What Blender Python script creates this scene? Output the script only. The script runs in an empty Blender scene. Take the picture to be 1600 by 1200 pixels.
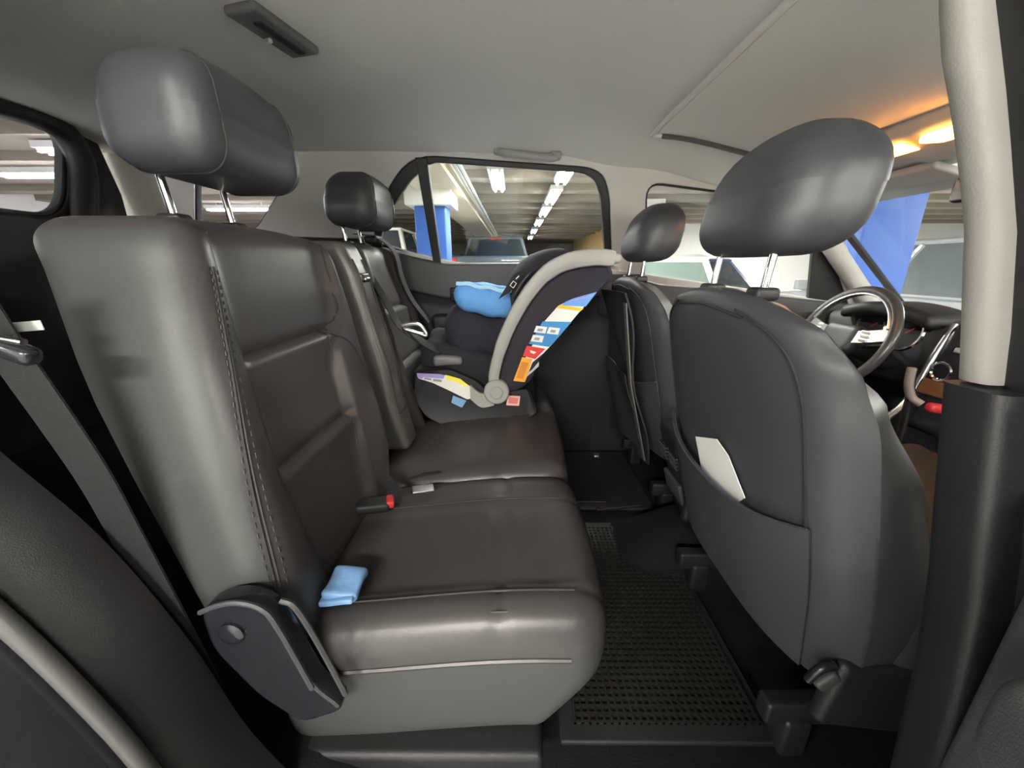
import bpy, bmesh, math, random
from mathutils import Vector, Matrix
random.seed(7)
SC = bpy.context.scene
COL = SC.collection

# ---------------------------------------------------------------- camera
F_PX = 600.0
CAM = Vector((0.0, -1.05, 0.88))
PITCH = math.atan(183 / 600.0)
YAW = math.atan(-3 / 600.0)
cd = bpy.data.cameras.new('camera'); cam = bpy.data.objects.new('camera', cd); COL.objects.link(cam)
cam.location = CAM; cam.rotation_euler = (math.pi / 2 - PITCH, 0, -YAW)
cd.sensor_width = 36; cd.lens = 36 * F_PX / 1600; cd.clip_start = 0.02; cd.clip_end = 200
SC.camera = cam

# ---------------------------------------------------------------- world, exposure
W = bpy.data.worlds.new('world'); SC.world = W; W.use_nodes = True
W.node_tree.nodes['Background'].inputs[0].default_value = (0.86, 0.93, 1.0, 1)
W.node_tree.nodes['Background'].inputs[1].default_value = 0.35
SC.view_settings.view_transform = 'Standard'; SC.view_settings.look = 'None'
SC.view_settings.gamma = 1; SC.view_settings.use_curve_mapping = False
SC.view_settings.exposure = 2.3
TUBE_W = 20.0        # watts of each fluorescent fitting
TUBE_E = 22.0        # brightness of the tube surface

# ---------------------------------------------------------------- pixel helper (1600 x 1200 frame)
_F = Vector((math.sin(YAW) * math.cos(PITCH), math.cos(YAW) * math.cos(PITCH), -math.sin(PITCH)))
_R = _F.cross(Vector((0, 0, 1))).normalized(); _U = _R.cross(_F)
def hit(px, py, p0, n):
    d = _F + _R * (px - 800) / F_PX - _U * (py - 600) / F_PX
    n = Vector(n); return CAM + d * ((Vector(p0) - CAM).dot(n) / d.dot(n))
def hy(px, py, y): return hit(px, py, (0, y, 0), (0, 1, 0))
def hx(px, py, x): return hit(px, py, (x, 0, 0), (1, 0, 0))
def hz(px, py, z): return hit(px, py, (0, 0, z), (0, 0, 1))

# ---------------------------------------------------------------- materials
MATS = {}
def mat(name, col, rough=0.5, metal=0.0, bump=None, var=0.0, vscale=6.0, emit=None, spec=0.5, coat=0.0, sheen=0.0):
    """bump = (scale, strength, kind)"""
    if name in MATS: return MATS[name]
    m = bpy.data.materials.new(name); m.use_nodes = True; nt = m.node_tree; b = nt.nodes['Principled BSDF']
    b.inputs['Base Color'].default_value = (*col, 1); b.inputs['Roughness'].default_value = rough
    b.inputs['Metallic'].default_value = metal; b.inputs['Specular IOR Level'].default_value = spec
    b.inputs['Coat Weight'].default_value = coat; b.inputs['Sheen Weight'].default_value = sheen
    tc = nt.nodes.new('ShaderNodeTexCoord')
    if var > 0:
        nz = nt.nodes.new('ShaderNodeTexNoise'); nz.inputs['Scale'].default_value = vscale; nz.inputs['Detail'].default_value = 5
        nt.links.new(tc.outputs['Object'], nz.inputs['Vector'])
        mx = nt.nodes.new('ShaderNodeMix'); mx.data_type = 'RGBA'
        mx.inputs['A'].default_value = (*[c * (1 - var) for c in col], 1)
        mx.inputs['B'].default_value = (*[min(1, c * (1 + var)) for c in col], 1)
        nt.links.new(nz.outputs['Fac'], mx.inputs['Factor']); nt.links.new(mx.outputs['Result'], b.inputs['Base Color'])
    if bump:
        s, st, kind = bump
        if kind == 'voronoi':
            t = nt.nodes.new('ShaderNodeTexVoronoi'); out = t.outputs['Distance']
        else:
            t = nt.nodes.new('ShaderNodeTexNoise'); t.inputs['Detail'].default_value = 4; out = t.outputs['Fac']
        t.inputs['Scale'].default_value = s; nt.links.new(tc.outputs['Object'], t.inputs['Vector'])
        bp = nt.nodes.new('ShaderNodeBump'); bp.inputs['Strength'].default_value = st; bp.inputs['Distance'].default_value = 0.002
        nt.links.new(out, bp.inputs['Height']); nt.links.new(bp.outputs['Normal'], b.inputs['Normal'])
    if emit:
        b.inputs['Emission Color'].default_value = (*emit[0], 1); b.inputs['Emission Strength'].default_value = emit[1]
    MATS[name] = m; return m
def glass_mat(name, tint=(1, 1, 1), refl=0.06):
    m = bpy.data.materials.new(name); m.use_nodes = True; nt = m.node_tree; nt.nodes.remove(nt.nodes['Principled BSDF'])
    tr = nt.nodes.new('ShaderNodeBsdfTransparent'); tr.inputs[0].default_value = (*tint, 1)
    gl = nt.nodes.new('ShaderNodeBsdfGlossy'); gl.inputs['Roughness'].default_value = 0.02
    fr = nt.nodes.new('ShaderNodeLayerWeight'); fr.inputs['Blend'].default_value = 0.5
    pw = nt.nodes.new('ShaderNodeMath'); pw.operation = 'POWER'; pw.inputs[1].default_value = 5
    nt.links.new(fr.outputs['Facing'], pw.inputs[0])
    ml = nt.nodes.new('ShaderNodeMath'); ml.operation = 'MULTIPLY_ADD'; ml.inputs[1].default_value = 0.4; ml.inputs[2].default_value = 0.02
    nt.links.new(pw.outputs[0], ml.inputs[0])
    mx = nt.nodes.new('ShaderNodeMixShader'); nt.links.new(ml.outputs[0], mx.inputs[0])
    nt.links.new(tr.outputs[0], mx.inputs[1]); nt.links.new(gl.outputs[0], mx.inputs[2])
    nt.links.new(mx.outputs[0], nt.nodes['Material Output'].inputs[0]); MATS[name] = m; return m

LEATHER = mat('black_leather', (0.051, 0.0465, 0.0475), 0.37, bump=(700, 0.10, 'noise'), var=0.12, vscale=9)
LEATHER_ARM = mat('grey_leather', (0.08, 0.075, 0.072), 0.36, bump=(700, 0.10, 'noise'), var=0.08, vscale=9)
LEATHER_SIDE = mat('grey_vinyl', (0.048, 0.053, 0.051), 0.5, bump=(700, 0.10, 'noise'), var=0.06, vscale=5)
LEATHER_DK = mat('charcoal_vinyl', (0.042, 0.045, 0.051), 0.46, bump=(700, 0.10, 'noise'), var=0.1, vscale=8)
THREAD = mat('seam_thread', (0.05, 0.047, 0.045), 0.7)
PIPING = mat('seam_groove', (0.02, 0.02, 0.02), 0.7)
PLASTIC = mat('black_plastic', (0.012, 0.0125, 0.0145), 0.5, bump=(700, 0.25, 'noise'))
PLASTIC_G = mat('gloss_black_plastic', (0.015, 0.016, 0.02), 0.22)
PLASTIC_DG = mat('dark_grey_plastic', (0.05, 0.052, 0.055), 0.5, bump=(600, 0.3, 'noise'), var=0.08)
TRIMGREY = mat('light_grey_trim', (0.55, 0.54, 0.51), 0.6, bump=(500, 0.2, 'noise'), var=0.04)
HEADLINER = mat('headliner_fabric', (0.68, 0.68, 0.655), 0.95, bump=(900, 0.5, 'noise'), var=0.06, vscale=3, spec=0.1)
CARPET = mat('carpet', (0.012, 0.0125, 0.015), 0.98, bump=(300, 0.9, 'noise'), var=0.3, vscale=60, spec=0.1)
RUBBER = mat('rubber', (0.014, 0.014, 0.016), 0.6)
MATRUB = mat('mat_rubber', (0.018, 0.0175, 0.0165), 0.42)
CHROME = mat('chrome', (0.75, 0.75, 0.76), 0.12, 1.0)
SATIN = mat('satin_metal', (0.55, 0.56, 0.57), 0.32, 1.0)
WEBBING = mat('belt_webbing', (0.010, 0.0105, 0.012), 0.85, bump=(900, 0.5, 'noise'))
GLASS = glass_mat('window_glass', (0.74, 0.77, 0.77))
GLASS_T = glass_mat('tinted_glass', (0.84, 0.85, 0.9))
GLASS_C = glass_mat('clear_glass', (0.94, 0.96, 0.96))
RED = mat('red_plastic', (0.5, 0.03, 0.035), 0.4)

# ---------------------------------------------------------------- mesh helpers
def link(name, me, material, parent=None, smooth=True, angle=None):
    o = bpy.data.objects.new(name, me); COL.objects.link(o)
    if material: me.materials.append(material)
    if smooth:
        me.polygons.foreach_set('use_smooth', [True] * len(me.polygons))
        if angle is not None:
            try: me.set_sharp_from_angle(angle=math.radians(angle))
            except Exception: pass
    if parent is not None: put(o, parent)
    return o
def put(o, parent):
    o.parent = parent
    pm = Matrix.Identity(4); p = parent
    chain = []
    while p is not None: chain.append(p); p = p.parent
    for p in reversed(chain): pm = pm @ p.matrix_basis if p.parent is None else pm @ p.matrix_parent_inverse @ p.matrix_basis
    o.matrix_parent_inverse = pm.inverted()
def raw(name, V, Fc, material, parent=None, smooth=True, angle=40):
    me = bpy.data.meshes.new(name); me.from_pydata([tuple(v) for v in V], [], Fc)
    bm = bmesh.new(); bm.from_mesh(me); bmesh.ops.recalc_face_normals(bm, faces=bm.faces); bm.to_mesh(me); bm.free()
    return link(name, me, material, parent, smooth, angle)
def thing(name, label, cat, loc=(0, 0, 0), group=None, kind=None):
    o = bpy.data.objects.new(name, None); COL.objects.link(o); o.location = loc; o.empty_display_size = 0.05
    return tag(o, label, cat, group, kind)
def tag(o, label, cat, group=None, kind=None):
    o['label'] = label; o['category'] = cat
    if group: o['group'] = group
    if kind: o['kind'] = kind
    return o
def struct(o, label=None):
    o['kind'] = 'structure'
    if label: o['label'] = label; 
    return o

def axis_pts(h, r, n):
    """coordinates from -h to h, three extra rows in each rounded border"""
    r = min(r, h * 0.98); k = 5
    b = [-h + r * (1 - math.cos(i / k * math.pi / 2)) for i in range(k)]
    inner = [-(h - r) + 2 * (h - r) * i / n for i in range(n + 1)]
    return b + inner + [-x for x in reversed(b)]
def rbox_data(sx, sy, sz, r, nx=6, ny=6, nz=6):
    hs = (sx / 2, sy / 2, sz / 2); A = [axis_pts(hs[0], r, nx), axis_pts(hs[1], r, ny), axis_pts(hs[2], r, nz)]
    V = []; idx = {}; Fc = []
    def vid(p):
        q = [0, 0, 0]
        for i in range(3): q[i] = max(-(hs[i] - r), min(hs[i] - r, p[i])) if hs[i] > r else 0
        d = Vector(p) - Vector(q); L = d.length
        w = Vector(q) + d * (r / L) if L > 1e-9 else Vector(p)
        key = (round(p[0], 6), round(p[1], 6), round(p[2], 6))
        if key not in idx: idx[key] = len(V); V.append(w)
        return idx[key]
    for ax in range(3):
        a, b = (ax + 1) % 3, (ax + 2) % 3
        for s in (-1, 1):
            for i in range(len(A[a]) - 1):
                for j in range(len(A[b]) - 1):
                    q = []
                    for (ii, jj) in ((i, j), (i + 1, j), (i + 1, j + 1), (i, j + 1)):
                        p = [0, 0, 0]; p[ax] = s * hs[ax]; p[a] = A[a][ii]; p[b] = A[b][jj]; q.append(vid(p))
                    if s < 0: q.reverse()
                    Fc.append(q)
    return V, Fc
def rbox(name, size, r, material, parent=None, fn=None, n=(6, 6, 6), loc=None, rot=None, angle=None):
    r = min(r, min(size) / 2 * 0.98)
    V, Fc = rbox_data(*size, r, *n)
    if fn: V = [Vector(fn(v)) for v in V]
    if rot is not None:
        M = Matrix.Rotation(rot[2], 3, 'Z') @ Matrix.Rotation(rot[1], 3, 'Y') @ Matrix.Rotation(rot[0], 3, 'X'); V = [M @ v for v in V]
    if loc is not None: V = [v + Vector(loc) for v in V]
    return raw(name, V, Fc, material, parent, True, angle if angle else 60)
def catmull(P, k=6):
    P = [Vector(p) for p in P]; out = []
    for i in range(len(P) - 1):
        a = P[i - 1] if i > 0 else P[i] * 2 - P[i + 1]; b, c = P[i], P[i + 1]
        d = P[i + 2] if i + 2 < len(P) else c * 2 - b
        for j in range(k):
            t = j / k
            out.append(0.5 * (2 * b + (c - a) * t + (2 * a - 5 * b + 4 * c - d) * t * t + (3 * b - a - 3 * c + d) * t ** 3))
    out.append(P[-1]); return out
def tube_data(P, r, n=8, cap=True, closed=False):
    P = [Vector(p) for p in P]; V = []; Fc = []; m = len(P)
    rr = r if isinstance(r, (list, tuple)) else [r] * m
    up = None
    for i, p in enumerate(P):
        t = (P[(i + 1) % m] - P[i - 1]) if closed else (P[min(i + 1, m - 1)] - P[max(i - 1, 0)])
        t.normalize()
        if up is None: up = t.orthogonal().normalized()
        u = (up - t * up.dot(t))
        u = u.normalized() if u.length > 1e-6 else t.orthogonal().normalized()
        up = u; w = t.cross(u)
        for k in range(n):
            a = 2 * math.pi * k / n; V.append(p + (u * math.cos(a) + w * math.sin(a)) * rr[i])
    for i in range(m if closed else m - 1):
        for k in range(n):
            a = i * n + k; b = i * n + (k + 1) % n; j = (i + 1) % m
            Fc.append((a, b, j * n + (k + 1) % n, j * n + k))
    if cap and not closed: Fc.append(tuple(range(n))[::-1]); Fc.append(tuple(range((m - 1) * n, m * n)))
    return V, Fc
def tube(name, P, r, material, parent=None, n=8, closed=False): return raw(name, *tube_data(P, r, n, closed=closed), material, parent, True, 50)
def strip(name, P, width_dir, w, th, material, parent=None):
    """a flat band of width w along a path, width_dir a vector or list of vectors"""
    P = [Vector(p) for p in P]; V = []; Fc = []; m = len(P)
    for i, p in enumerate(P):
        wd = Vector(width_dir[i] if isinstance(width_dir, list) else width_dir).normalized()
        t = (P[min(i + 1, m - 1)] - P[max(i - 1, 0)]).normalized(); nn = t.cross(wd).normalized()
        ww = w[i] if isinstance(w, list) else w
        for a, b in ((-1, -1), (1, -1), (1, 1), (-1, 1)): V.append(p + wd * a * ww / 2 + nn * b * th / 2)
    for i in range(m - 1):
        for k in range(4): Fc.append((i * 4 + k, i * 4 + (k + 1) % 4, i * 4 + 4 + (k + 1) % 4, i * 4 + 4 + k))
    Fc.append((3, 2, 1, 0)); Fc.append(tuple((m - 1) * 4 + k for k in range(4)))
    return raw(name, V, Fc, material, parent, True, 35)
def round_poly(P, r, k=5):
    """2D polygon with rounded corners"""
    out = []; n = len(P)
    for i in range(n):
        a, b, c = Vector(P[i - 1]), Vector(P[i]), Vector(P[(i + 1) % n])
        rr = r[i] if isinstance(r, (list, tuple)) else r
        d1 = min(rr, (a - b).length * 0.48); d2 = min(rr, (c - b).length * 0.48)
        p, q = b + (a - b).normalized() * d1, b + (c - b).normalized() * d2
        for j in range(k + 1):
            t = j / k; out.append((p * (1 - t) ** 2 + b * 2 * t * (1 - t) + q * t * t))
    return out
def plate(name, outer, holes, th, fr, material, parent=None, bevel=0.0):
    """flat plate with holes; fr = (origin, u, v) frame; thickness centred"""
    cu = bpy.data.curves.new(name, 'CURVE'); cu.dimensions = '2D'; cu.fill_mode = 'BOTH'; cu.extrude = max(th / 2 - bevel, 1e-5)
    cu.bevel_depth = bevel; cu.bevel_resolution = 1; cu.offset = -bevel if bevel else 0
    for P in [outer] + list(holes):
        s = cu.splines.new('POLY'); s.points.add(len(P) - 1); s.use_cyclic_u = True
        for i, p in enumerate(P): s.points[i].co = (p[0], p[1], 0, 1)
    tmp = bpy.data.objects.new('tmp', cu); COL.objects.link(tmp)
    me = bpy.data.meshes.new_from_object(tmp); bpy.data.objects.remove(tmp); bpy.data.curves.remove(cu)
    o, u, v = Vector(fr[0]), Vector(fr[1]).normalized(), Vector(fr[2]).normalized(); nn = u.cross(v)
    for q in me.vertices: q.co = o + u * q.co.x + v * q.co.y + nn * q.co.z
    me.materials.clear(); me.name = name
    return link(name, me, material, parent, True, 30)
def loft(name, rings, material, parent=None, cap=True, angle=40):
    n = len(rings[0]); V = [p for r in rings for p in r]; Fc = []
    for i in range(len(rings) - 1):
        for k in range(n): Fc.append((i * n + k, i * n + (k + 1) % n, (i + 1) * n + (k + 1) % n, (i + 1) * n + k))
    if cap: Fc.append(tuple(range(n))); Fc.append(tuple(range((len(rings) - 1) * n, len(rings) * n)))
    return raw(name, V, Fc, material, parent, True, angle)
def sheet(name, fn, us, vs, th, material, parent=None):
    """thick sheet fn(u,v)->Vector, thickened along the normal"""
    nu, nv = len(us), len(vs); T = [[Vector(fn(u, v)) for v in vs] for u in us]; V = []; Fc = []
    N = []
    for i in range(nu):
        for j in range(nv):
            du = T[min(i + 1, nu - 1)][j] - T[max(i - 1, 0)][j]; dv = T[i][min(j + 1, nv - 1)] - T[i][max(j - 1, 0)]
            N.append(du.cross(dv).normalized())
    for s in (0, 1):
        for i in range(nu):
            for j in range(nv): V.append(T[i][j] + N[i * nv + j] * th * s)
    o = nu * nv
    for i in range(nu - 1):
        for j in range(nv - 1):
            a, b, c, d = i * nv + j, (i + 1) * nv + j, (i + 1) * nv + j + 1, i * nv + j + 1
            Fc.append((a, d, c, b)); Fc.append((o + a, o + b, o + c, o + d))
    for i in range(nu - 1):
        a, b = i * nv, (i + 1) * nv; Fc.append((a, b, o + b, o + a))
        a, b = i * nv + nv - 1, (i + 1) * nv + nv - 1; Fc.append((b, a, o + a, o + b))
    for j in range(nv - 1):
        a, b = j, j + 1; Fc.append((b, a, o + a, o + b))
        a, b = (nu - 1) * nv + j, (nu - 1) * nv + j + 1; Fc.append((a, b, o + b, o + a))
    return raw(name, V, Fc, material, parent, True, 45)
def lerp_tab(tab, x):
    if x <= tab[0][0]: return tab[0][1]
    for (a, b), (c, d) in zip(tab, tab[1:]):
        if x <= c:
            t = (x - a) / (c - a); return b + (d - b) * t
    return tab[-1][1]
def sm_tab(tab, x):
    if x <= tab[0][0]: return tab[0][1]
    for (a, b), (c, d) in zip(tab, tab[1:]):
        if x <= c:
            t = (x - a) / (c - a); t = t * t * (3 - 2 * t); return b + (d - b) * t
    return tab[-1][1]
def sstep(a, b, x):
    t = max(0, min(1, (x - a) / (b - a))); return t * t * (3 - 2 * t)
def lin(a, b, n): return [a + (b - a) * i / n for i in range(n + 1)]

# ================================================================ SETTING: the garage
G = -0.45            # garage floor level (0 = cabin floor)
GC = 2.12            # underside of the garage ceiling
CONC = mat('garage_concrete', (0.27, 0.235, 0.19), 0.85, bump=(40, 0.3, 'noise'), var=0.2, vscale=1.2)
CONC_F = mat('garage_floor_concrete', (0.42, 0.42, 0.41), 0.5, bump=(60, 0.2, 'noise'), var=0.25, vscale=0.9)
WALLP = mat('garage_wall_paint', (0.36, 0.35, 0.33), 0.8, var=0.08, vscale=0.7)
BLUEP = mat('blue_pillar_paint', (0.035, 0.12, 0.46), 0.5, var=0.06)
WHITEP = mat('white_paint', (0.78, 0.77, 0.74), 0.6, var=0.04)
ORANGEP = mat('ochre_wall_paint', (0.62, 0.4, 0.16), 0.8, var=0.08)
def box(name, lo, hi, m, parent=None, r=0.0):
    s = [hi[i] - lo[i] for i in range(3)]; c = [(hi[i] + lo[i]) / 2 for i in range(3)]
    if r > 0: return rbox(name, s, r, m, parent, None, (1, 1, 1), c)
    V = [(x, y, z) for x in (lo[0], hi[0]) for y in (lo[1], hi[1]) for z in (lo[2], hi[2])]
    return raw(name, V, [(0, 1, 3, 2), (4, 6, 7, 5), (0, 4, 5, 1), (2, 3, 7, 6), (0, 2, 6, 4), (1, 5, 7, 3)], m, parent, False)
struct(box('garage_floor', (-14, -4.9, G - 0.2), (14, 22, G), CONC_F))
gcl = struct(box('garage_ceiling', (-14, -4.9, GC), (14, 22, GC + 0.2), CONC))
me0 = None
for i in range(24):
    y = 0.2 + i * 0.9
    if me0 is None:
        j0 = box('ceiling_joist', (-13.9, -0.13, -0.1), (13.9, 0.13, 0.0), CONC); me0 = j0.data; jo = j0
    else:
        jo = bpy.data.objects.new('ceiling_joist', me0); COL.objects.link(jo)
    jo.location = (0, y - 4.4, GC); jo.parent = gcl
struct(box('garage_wall_far', (-14, 21.5, G), (14, 22, GC), WALLP))
struct(box('garage_bounce_wall', (-14, -4.9, G), (14, -4.6, GC), mat('near_wall_bounce', (0.82, 0.84, 0.83), 0.8, var=0.04)))  # unseen wall, set close and white to bounce light into the cabin
WALLW = mat('white_wall_paint', (0.8, 0.8, 0.78), 0.8, var=0.05, vscale=0.7)
struct(box('garage_wall_front', (13.5, -4.6, G), (14, 21.5, GC), WALLW))
struct(box('garage_wall_rear', (-9.0, -4.6, G), (-8.6, 21.5, GC), WALLW))
struct(box('garage_wall_side', (3.0, 10.8, G), (13.4, 11.0, GC), WALLW)); struct(box('garage_wall_ochre', (2.9, 11.0, G), (3.0, 19.0, GC), ORANGEP))
def pillar(x, y, w, cap, ztop, label):
    t = thing('garage_pillar', label, 'pillar', (x, y, G))
    rbox('shaft', (w, w, ztop - G), 0.02, BLUEP, t, None, (1, 1, 1), (x, y, (ztop + G) / 2))
    rbox('capital', (cap, cap, GC - 0.1 - ztop), 0.015, WHITEP, t, None, (1, 1, 1), (x, y, (ztop + GC - 0.1) / 2))
    return t
pillar(-1.13, 4.75, 0.42, 0.62, 1.66, 'blue square garage pillar with white capital beside the pickup truck')
pillar(3.33, 2.85, 0.5, 0.74, 1.56, 'wide blue garage pillar with white capital seen through the windscreen')
pillar(2.35, 6.6, 0.4, 0.6, 1.66, 'narrow blue garage pillar behind the white hatchback, beside the driver headrest')
t = thing('ceiling_beam', 'beige concrete beam under the garage ceiling running past the blue pillar', 'beam', (-1.0, 8, 1.9))
box('beam', (-1.28, 3.0, 1.84), (-0.72, 21.4, GC - 0.1), mat('beam_paint', (0.66, 0.58, 0.45), 0.8, var=0.08), t)
for k, (dx, dz) in enumerate(((0.34, 0.05), (0.42, 0.02))):
    tube('conduit', [(-1.0 + dx, 3.0, 1.9 + dz), (-1.0 + dx, 21.3, 1.9 + dz)], 0.022, mat('conduit_grey', (0.55, 0.6, 0.62), 0.5), t)
# fluorescent fittings: tray, two tubes, and the light they give
TUBE = mat('lit_tube', (1, 1, 1), 0.5, emit=((1.0, 0.96, 0.88), TUBE_E))
TRAY = mat('lamp_tray', (0.7, 0.7, 0.68), 0.5)
def fitting(x, y, label, group, alongx=False, power=TUBE_W):
    t = thing('fluorescent_fitting', label, 'ceiling light', (x, y, GC - 0.1), group)
    L = 1.25
    def pt(a, b, c): return Vector((x + (a if alongx else b), y + (b if alongx else a), GC - 0.17 + c))
    V = [pt(sx * L / 2, sy * 0.09, z) for sx in (-1, 1) for sy in (-1, 1) for z in (0.0, 0.06)]
    raw('lamp_tray', V, [(0, 1, 3, 2), (4, 6, 7, 5), (0, 4, 5, 1), (2, 3, 7, 6), (0, 2, 6, 4), (1, 5, 7, 3)], TRAY, t, False)
    for sy in (-1, 1):
        tube('tube', [pt(-L / 2 + 0.03, sy * 0.05, -0.02), pt(L / 2 - 0.03, sy * 0.05, -0.02)], 0.014, TUBE, t, 8)
        for sx in (-1, 1): tube('tube_holder', [pt(sx * (L / 2 - 0.025), sy * 0.05, -0.035), pt(sx * (L / 2 - 0.025), sy * 0.05, 0.0)], 0.018, TRAY, t, 6)
    for sx in (-1, 1): tube('hanger_rod', [pt(sx * L * 0.35, 0, 0.05), pt(sx * L * 0.35, 0, 0.172)], 0.008, TRAY, t, 6)
    ld = bpy.data.lights.new('tube_light', 'AREA'); ld.shape = 'RECTANGLE'; ld.size = L if alongx else 0.2; ld.size_y = 0.2 if alongx else L
    ld.energy = power; ld.color = (1.0, 0.96, 0.88)
    lo = bpy.data.objects.new('tube_light', ld); COL.objects.link(lo); lo.location = (x, y, GC - 0.215); put(lo, t)
    return t
for i, y in enumerate((4.0, 5.7, 7.4, 9.4, 11.8, 14.5)):
    fitting(0.62, y, ['first and largest', 'second', 'third', 'fourth', 'fifth', 'sixth and farthest'][i] + ' lit fluorescent fitting of the row above the pickup truck', 'fluorescent row above the truck', False, TUBE_W * 0.4)
fitting(-0.22, 4.5, 'lit fluorescent fitting near the conduits, left of the lamp row', None, False, TUBE_W * 0.5)
fitting(-3.6, 6.5, 'lit fluorescent fitting left of the blue pillar', None)
fitting(-6.6, 0.6, 'added lit fluorescent fitting out of view behind the tailgate', None)  # unseen lamp added to brighten the view through the tailgate window
fitting(-5.6, 4.1, 'lit fluorescent fitting farther behind the tailgate window', None, True)
fitting(-5.3, 7.0, 'lit fluorescent fitting added behind the small cargo window', None, True)  # lamp added to brighten the view through the cargo window
fitting(6.0, 7.6, 'added lit fluorescent fitting over the white side wall beyond the hatchback', None, False, TUBE_W * 3)  # lamp added to brighten the wall behind the hatchback
for i, x in enumerate((-3.2, -0.6, 2.0, 4.6)):
    fitting(x, -3.2, ['tail end', 'rear seat', 'front seat', 'bonnet'][i] + ' added lit fluorescent fitting over the unseen aisle beside the open door', 'added fluorescent row over the near aisle', True, TUBE_W * 2.0)  # unseen row added behind the camera to fill the cabin with light
for i, (x, y) in enumerate(((-3.9, 3.1), (0.42, 1.3), (6.0, 0.9), (8.6, 3.0))):
    fitting(x, y, ['behind the tailgate', 'above the white hatchback', 'added ahead of the windscreen', 'added far ahead of the bonnet'][i] + ' lit fluorescent fitting over the parked cars', 'fluorescent row over the parked cars', True, TUBE_W * (1.0, 1.1, 2.2, 4.0)[i])  # last two are out of view, added to brighten the windscreen view

# ================================================================ SETTING: the car shell
def roof_z(x, y):
    return sm_tab([(-1.8, 1.345), (-0.6, 1.35), (0.1, 1.345), (0.45, 1.30), (0.95, 1.225), (1.25, 1.16)], x) - 0.5 * max(0, abs(y) - 0.30) ** 2
# greenhouse plane of the far side: y 0.70 at z 0.90, y 0.62 at z 1.30
SL = (0.62 - 0.70) / 0.40
GO = Vector((0, 0.70, 0.90)); GU = Vector((1, 0, 0)); GV = Vector((0, SL, 1)).normalized(); GN = GU.cross(GV)
def g2(px, py):
    p = hit(px, py, GO, GN) - GO; return (p.dot(GU), p.dot(GV))
FRG = (GO + GN * 0.0, GU, GV)
win_r = round_poly([g2(*p) for p in ((582, 335), (640, 241), (938, 262), (952, 300), (956, 420), (690, 416), (588, 386))], [0.02, 0.10, 0.09, 0.05, 0.02, 0.03, 0.03])
win_f = round_poly([g2(*p) for p in ((1007, 400), (1008, 283), (1140, 300), (1225, 322), (1300, 402), (1325, 478), (1100, 470), (1003, 440))], [0.02, 0.07, 0.05, 0.05, 0.02, 0.02, 0.02, 0.02])
win_c = round_poly([g2(*p) for p in ((306, 262), (448, 285), (400, 362), (306, 356))], [0.03, 0.03, 0.05, 0.04])
outer = [g2(150, 175), g2(300, 215), g2(560, 208), g2(800, 216), g2(1000, 238), g2(1200, 262)] + [(1.24, 0.275), (1.42, 0.05), (1.62, -0.20), (0.6, -0.06), (-0.25, -0.005), (-0.62, 0.07), (-1.6, 0.07)]
outer[0] = (-1.6, 0.42)
struct(plate('wall_left', outer, [win_r, win_f, win_c], 0.02, FRG, TRIMGREY, None, 0.004), 'light grey pillar trim of the far side of the cabin')

def ring_window(name, poly, shrink, m_frame, glass, off=0.012, fr=FRG):
    c = sum((Vector(p) for p in poly), Vector((0, 0))) / len(poly)
    inner = []
    n = len(poly)
    for i in range(n):
        a, b, d = Vector(poly[i - 1]), Vector(poly[i]), Vector(poly[(i + 1) % n])
        t = (d - a).normalized(); nr = Vector((-t.y, t.x))
        if nr.dot(c - b) < 0: nr = -nr
        inner.append(b + nr * (shrink(b) if callable(shrink) else shrink))
    w = bpy.data.objects.new(name, None); COL.objects.link(w); w.location = fr[0]; struct(w)
    nn = Vector(fr[1]).cross(Vector(fr[2])).normalized()
    o2 = Vector(fr[0]) - nn * off
    plate('window_frame', poly, [inner], 0.03, (o2, fr[1], fr[2]), m_frame, w, 0.004)
    plate('pane', poly, [], 0.004, (Vector(fr[0]) - nn * (off + 0.004), fr[1], fr[2]), glass, w)
    return w
SEAL = mat('window_seal', (0.012, 0.012, 0.014), 0.5)
w1 = ring_window('window_1', win_r, lambda p: 0.022 + 0.012 * sstep(0.25, 0.36, p.x) + (0.028 * sstep(-0.30, -0.42, p.x) if p.y > 0.12 else 0) - (0.008 if p.y < 0.02 else 0), SEAL, GLASS)
w1['label'] = 'far rear door window with black seal and quarter light'
a, b, c, d = [g2(*p) for p in ((650, 246), (668, 247), (690, 412), (678, 410))]
plate('divider_bar', [a, b, c, d], [], 0.03, (GO - GN * -0.004, GU, GV), SEAL, w1, 0.004)
w2 = ring_window('window_2', win_f, 0.009, SEAL, GLASS_C); w2['label'] = 'far front door window beyond the driver seat'
a, b, c = [g2(*p) for p in ((1268, 398), (1312, 392), (1330, 474))]
plate('mirror_sail', [g2(*p) for p in ((1270, 385), (1302, 404), (1326, 476), (1262, 470))], [], 0.02, (GO - GN * 0.006, GU, GV), PLASTIC, w2, 0.003)
w3 = ring_window('window_3', win_c, 0.006, SEAL, GLASS_T); w3['label'] = 'small far cargo window behind the near headrest'

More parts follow.
